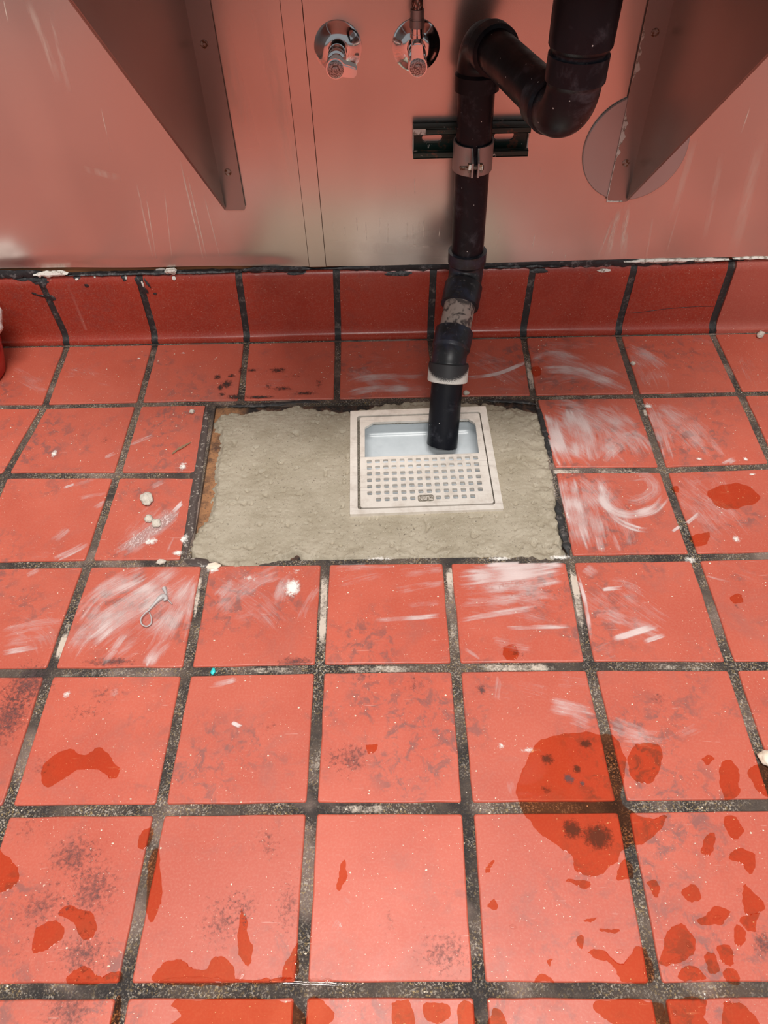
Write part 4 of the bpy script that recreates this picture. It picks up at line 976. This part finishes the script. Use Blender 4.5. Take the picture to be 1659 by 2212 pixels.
# chipped white paint on the right flange edge
pb = [o for o in bpy.data.objects if o.name.startswith('sink_bracket') and o.parent is None][-1]
for za, zb_, wd in ((.2384, .262, .0022), (.262, .300, .0012), (.296, .372, .0078), (.405, .470, .0055)):
    L = []; n = 40; xe = .9352 - .0307
    for i in range(n + 1):
        z = za + (zb_ - za) * i / n; e = min(1, 5 * i / n, 5 * (n - i) / n)
        L.append((xe + max(.0003, e * wd * (.6 + .9 * noise.fractal(Vector((z * 70, 3, 1)), 1, 2, 3))), z))
    L += [(xe, zb_), (xe, za)]
    obj('paint_flake', wplate([L], WY - .00575, .0005), M_PAINT, pb, smooth=False)
obj('paint_flake', wplate([[(.9045, .2383), (.930, .2378), (.928, .2400), (.917, .2398), (.9047, .2412)]], WY - .00575, .0005), M_PAINT, pb, smooth=False)

# ------------------------------------------------------------------ unseen sink over the brackets, added and deepened to shade wall and back tiles
sk = thing('steel_sink', (.63, -.04, .67), 'unseen stainless steel sink bowl resting on the two wall brackets', 'sink'); bpy.context.view_layer.update()
bm = BM(); rings = []
for wd, dp, z, rr in ((.10, .06, .9, 0), ):
    pass
def ringat(w_, d_, z, r): return [bm.verts.new((.6305 + x, -.080 + y, z)) for x, y in rrect(0, 0, w_, d_, r, 6)]
for w_, d_, z, r in ((.02, .02, .682, .009), (.56, .40, .675, .04), (.60, .45, .69, .05), (.615, .47, .88, .05), (.68, .498, .885, .03), (.68, .498, .90, .03), (.61, .46, .90, .05), (.595, .44, .70, .05), (.55, .39, .688, .04), (.02, .02, .692, .009)): rings.append(ringat(w_, d_, z, r))
for a, b in zip(rings, rings[1:]):
    for i in range(len(a)): bm.faces.new((a[i], a[(i + 1) % len(a)], b[(i + 1) % len(a)], b[i]))
bm.faces.new(rings[0]); bm.faces.new(rings[-1]); obj('bowl', bm, M_BRACKET, sk, angle=40)
bm = BM(); box(bm, (.330, -.262, .669), (.931, WY - .012, .6745), .001); obj('support_pan', bm, M_BRACKET, sk, smooth=False)

# ------------------------------------------------------------------ red tub and bag at the left edge
tub = thing('red_tub', (-.141, .078, 0), 'red plastic tub at left edge beside the cove base', 'tub'); bpy.context.view_layer.update()
Mt = Matrix.Translation((-.141, .078, .0)) @ Matrix.Diagonal((1.1, 1.1, 1.6, 1))
bm = BM(); lathe(bm, [(0, .0005), (.046, .0005), (.052, .003), (.060, .022), (.0625, .034), (.0605, .036), (.058, .034), (.050, .008), (0, .005)], 48, Mt); obj('bowl', bm, M_RED, tub, angle=50)
bm = BM(); lathe(bm, [(.0600, .033), (.0640, .034), (.0645, .037), (.0605, .0385), (.0590, .036)], 48, Mt); obj('rim', bm, M_RED, tub, angle=50)
bm = BM(); bmesh.ops.create_icosphere(bm, subdivisions=4, radius=1)
for v in bm.verts:
    p = v.co.copy(); k = 1 + .16 * noise.fractal(p * 2.1, 1, 2, 4) + .10 * noise.noise(p * 5)
    v.co = Vector((p.x * .062 * k, p.y * .050 * k, p.z * .048 * k)) + Vector((-.119, .094, .097))
    if v.co.z < .064:
        c = Vector((v.co.x + .141, v.co.y - .078))
        if c.length > .055: c *= .055 / c.length
        v.co.x = c.x - .141; v.co.y = c.y + .078
tag(obj('plastic_bag', bm, M_BAG, angle=180), 'crumpled pale pinkish plastic bag sitting in the red tub', 'bag')

# ------------------------------------------------------------------ debris
def lump(name, px, rx, ry, rz, label, cat, mat=M_CRUMB, seed=0, group=None, rot=0, sub=3, z0=0.0):
    p = fl(*px); bm = BM(); bmesh.ops.create_icosphere(bm, subdivisions=sub, radius=1)
    R = Matrix.Rotation(rot, 3, 'Z')
    for v in bm.verts:
        q = v.co.copy(); k = 1 + .28 * noise.fractal(q * 1.3 + Vector((seed, 0, 0)), 1, 2, 3) + .08 * noise.noise(q * 5 + Vector((seed, 3, 0)))
        c = R @ Vector((q.x * rx * k, q.y * ry * k, 0)); v.co = Vector((p.x + c.x, p.y + c.y, z0 + max(.0001, rz * (q.z * k + .75))))
    return tag(obj(name, bm, mat, angle=60), label, cat, group)
lump('mortar_crumb', (318,1082), .009, .011, .006, 'largest pale mortar crumb on the tile left of patch', 'crumb', seed=1, rot=.6)
lump('mortar_crumb', (322,1124), .006, .006, .0045, 'small pale mortar crumb just above the long white smear', 'crumb', seed=2)
lump('mortar_crumb', (339,1133), .0065, .007, .0045, 'pale mortar crumb touching the white splash, right of its twin', 'crumb', seed=3)
lump('mortar_crumb', (348,1214), .006, .004, .0035, 'pale mortar crumb lying in grout joint below left patch corner', 'crumb', seed=4, z0=-.0024)
lump('mortar_crumb', (415,891), .004, .004, .003, 'tiny round crumb near the upper left patch corner', 'crumb', seed=5)
lump('mortar_crumb', (1641,727), .0085, .005, .006, 'oblong pale chip against the cove base at far right', 'crumb', seed=6, rot=.7)
lump('mortar_crumb', (1367,787), .004, .004, .003, 'small grey pebble in the dried film below the cove', 'crumb', seed=7)
lump('mortar_crumb', (1653,1640), .0075, .0085, .005, 'white rounded pebble on the joint at right edge', 'crumb', M_SPECK, seed=8)
lump('mortar_crumb', (1007,851), .005, .004, .0035, 'pale crumb at the mortar edge right of the pipe', 'crumb', seed=9)
lump('mortar_crumb', (462,1224), .009, .006, .003, 'white flat mortar crumb at lower left corner of the patch', 'crumb', M_SPECK, seed=10, z0=-.001)
lump('turquoise_chip', (460,1449), .003, .0045, .0018, 'tiny turquoise chip lying in the dark grout joint', 'chip', M_TURQ, seed=11, sub=2, z0=-.0024)
# wood sliver: two broken pieces still joined
a, b, c = fl(372,980,.0012), fl(383,971,.0016), fl(412,955,.0018)
bm = BM(); sweep(bm, [a, a.lerp(b, .5), b, b.lerp(c, .1), b.lerp(c, .5), c], [.0011, .0020, .0012, .0024, .0022, .0006], 6, flat=.6)
for v in bm.verts: v.co.z = max(.0001, v.co.z)
tag(obj('wood_sliver', bm, M_SLIVER, smooth=False), 'thin brown wood sliver on red tile left of the patch', 'wood sliver')
# grey plastic strip: a flattened loop, a fat twist and two tails
sp_ = thing('plastic_strip', fl(340,1310), 'twisted grey plastic strip with a loop on a smeared tile', 'plastic strip'); bpy.context.view_layer.update()
def ribbon(name, pts, rads, flat=.5):
    q = [fl(x, y, .0016 + .0006 * k) for k, (x, y) in enumerate(pts)]; bm = BM()
    P3 = []; RR = []
    n = len(q)
    for i in range(n - 1):
        p0, p1, p2, p3 = q[max(0, i - 1)], q[i], q[i + 1], q[min(n - 1, i + 2)]
        for k in range(5 + (i == n - 2)):
            t_ = k / 5; P3.append(.5 * ((2 * p1) + (p2 - p0) * t_ + (2 * p0 - 5 * p1 + 4 * p2 - p3) * t_ ** 2 + (3 * p1 - p0 - 3 * p2 + p3) * t_ ** 3)); RR.append(rads[i] + (rads[i + 1] - rads[i]) * t_)
    sweep(bm, P3, RR, 10)
    for v in bm.verts: v.co.z = max(.0003, v.co.z)
    return obj(name, bm, M_STRIP, sp_, angle=60)
ribbon('loop', [(322,1322),(327,1335),(326,1347),(317,1353),(307,1349),(304,1338),(312,1326),(322,1318)], [.0007,.0009,.0010,.0010,.0010,.0010,.0009,.0009])
ribbon('twist', [(320,1320),(335,1303),(346,1292),(354,1288),(359,1293),(353,1297)], [.0012,.0020,.0034,.0036,.0024,.0012])
ribbon('tail', [(357,1290),(358,1280),(354,1270)], [.0014,.0016,.0030])
ribbon('tail', [(360,1292),(365,1298),(372,1305)], [.0012,.0009,.0005])

# plaster specks
base_me = []
V = []; Fc = []
rs = random.Random(3)
def speck(x, y, s, z):
    b = len(V); n = 5; a0 = rs.uniform(0, 6); el = rs.uniform(.5, 1)
    for i in range(n):
        a = a0 + 2 * math.pi * i / n; r = s * rs.uniform(.7, 1.15); V.append((x + r * math.cos(a), y + r * el * math.sin(a), z))
    V.append((x, y, z + s * .5))
    for i in range(n): Fc.append((b + i, b + (i + 1) % n, b + n))
for k in range(12000):
    x = rs.uniform(-.15, 1.3); y = rs.uniform(-.9, .155)
    if .27 < x < .815 and -.33 < y < 0: continue
    dn = .35 + .65 * max(0, noise.noise(Vector((x * 5, y * 5, 8))) * 1.6) + (.25 if x > .8 else 0)
    if rs.random() > dn: continue
    s = .00022 + .0012 * rs.random() ** 6
    speck(x, y, s, .0002 if not in_joint(x, y) else -.0024)
me = bpy.data.meshes.new('plaster_specks'); me.from_pydata(V, [], Fc); me.materials.append(M_SPECK)
o = bpy.data.objects.new('plaster_speck', me); COL.objects.link(o); o.parent = floor
tag(o, kind='stuff')
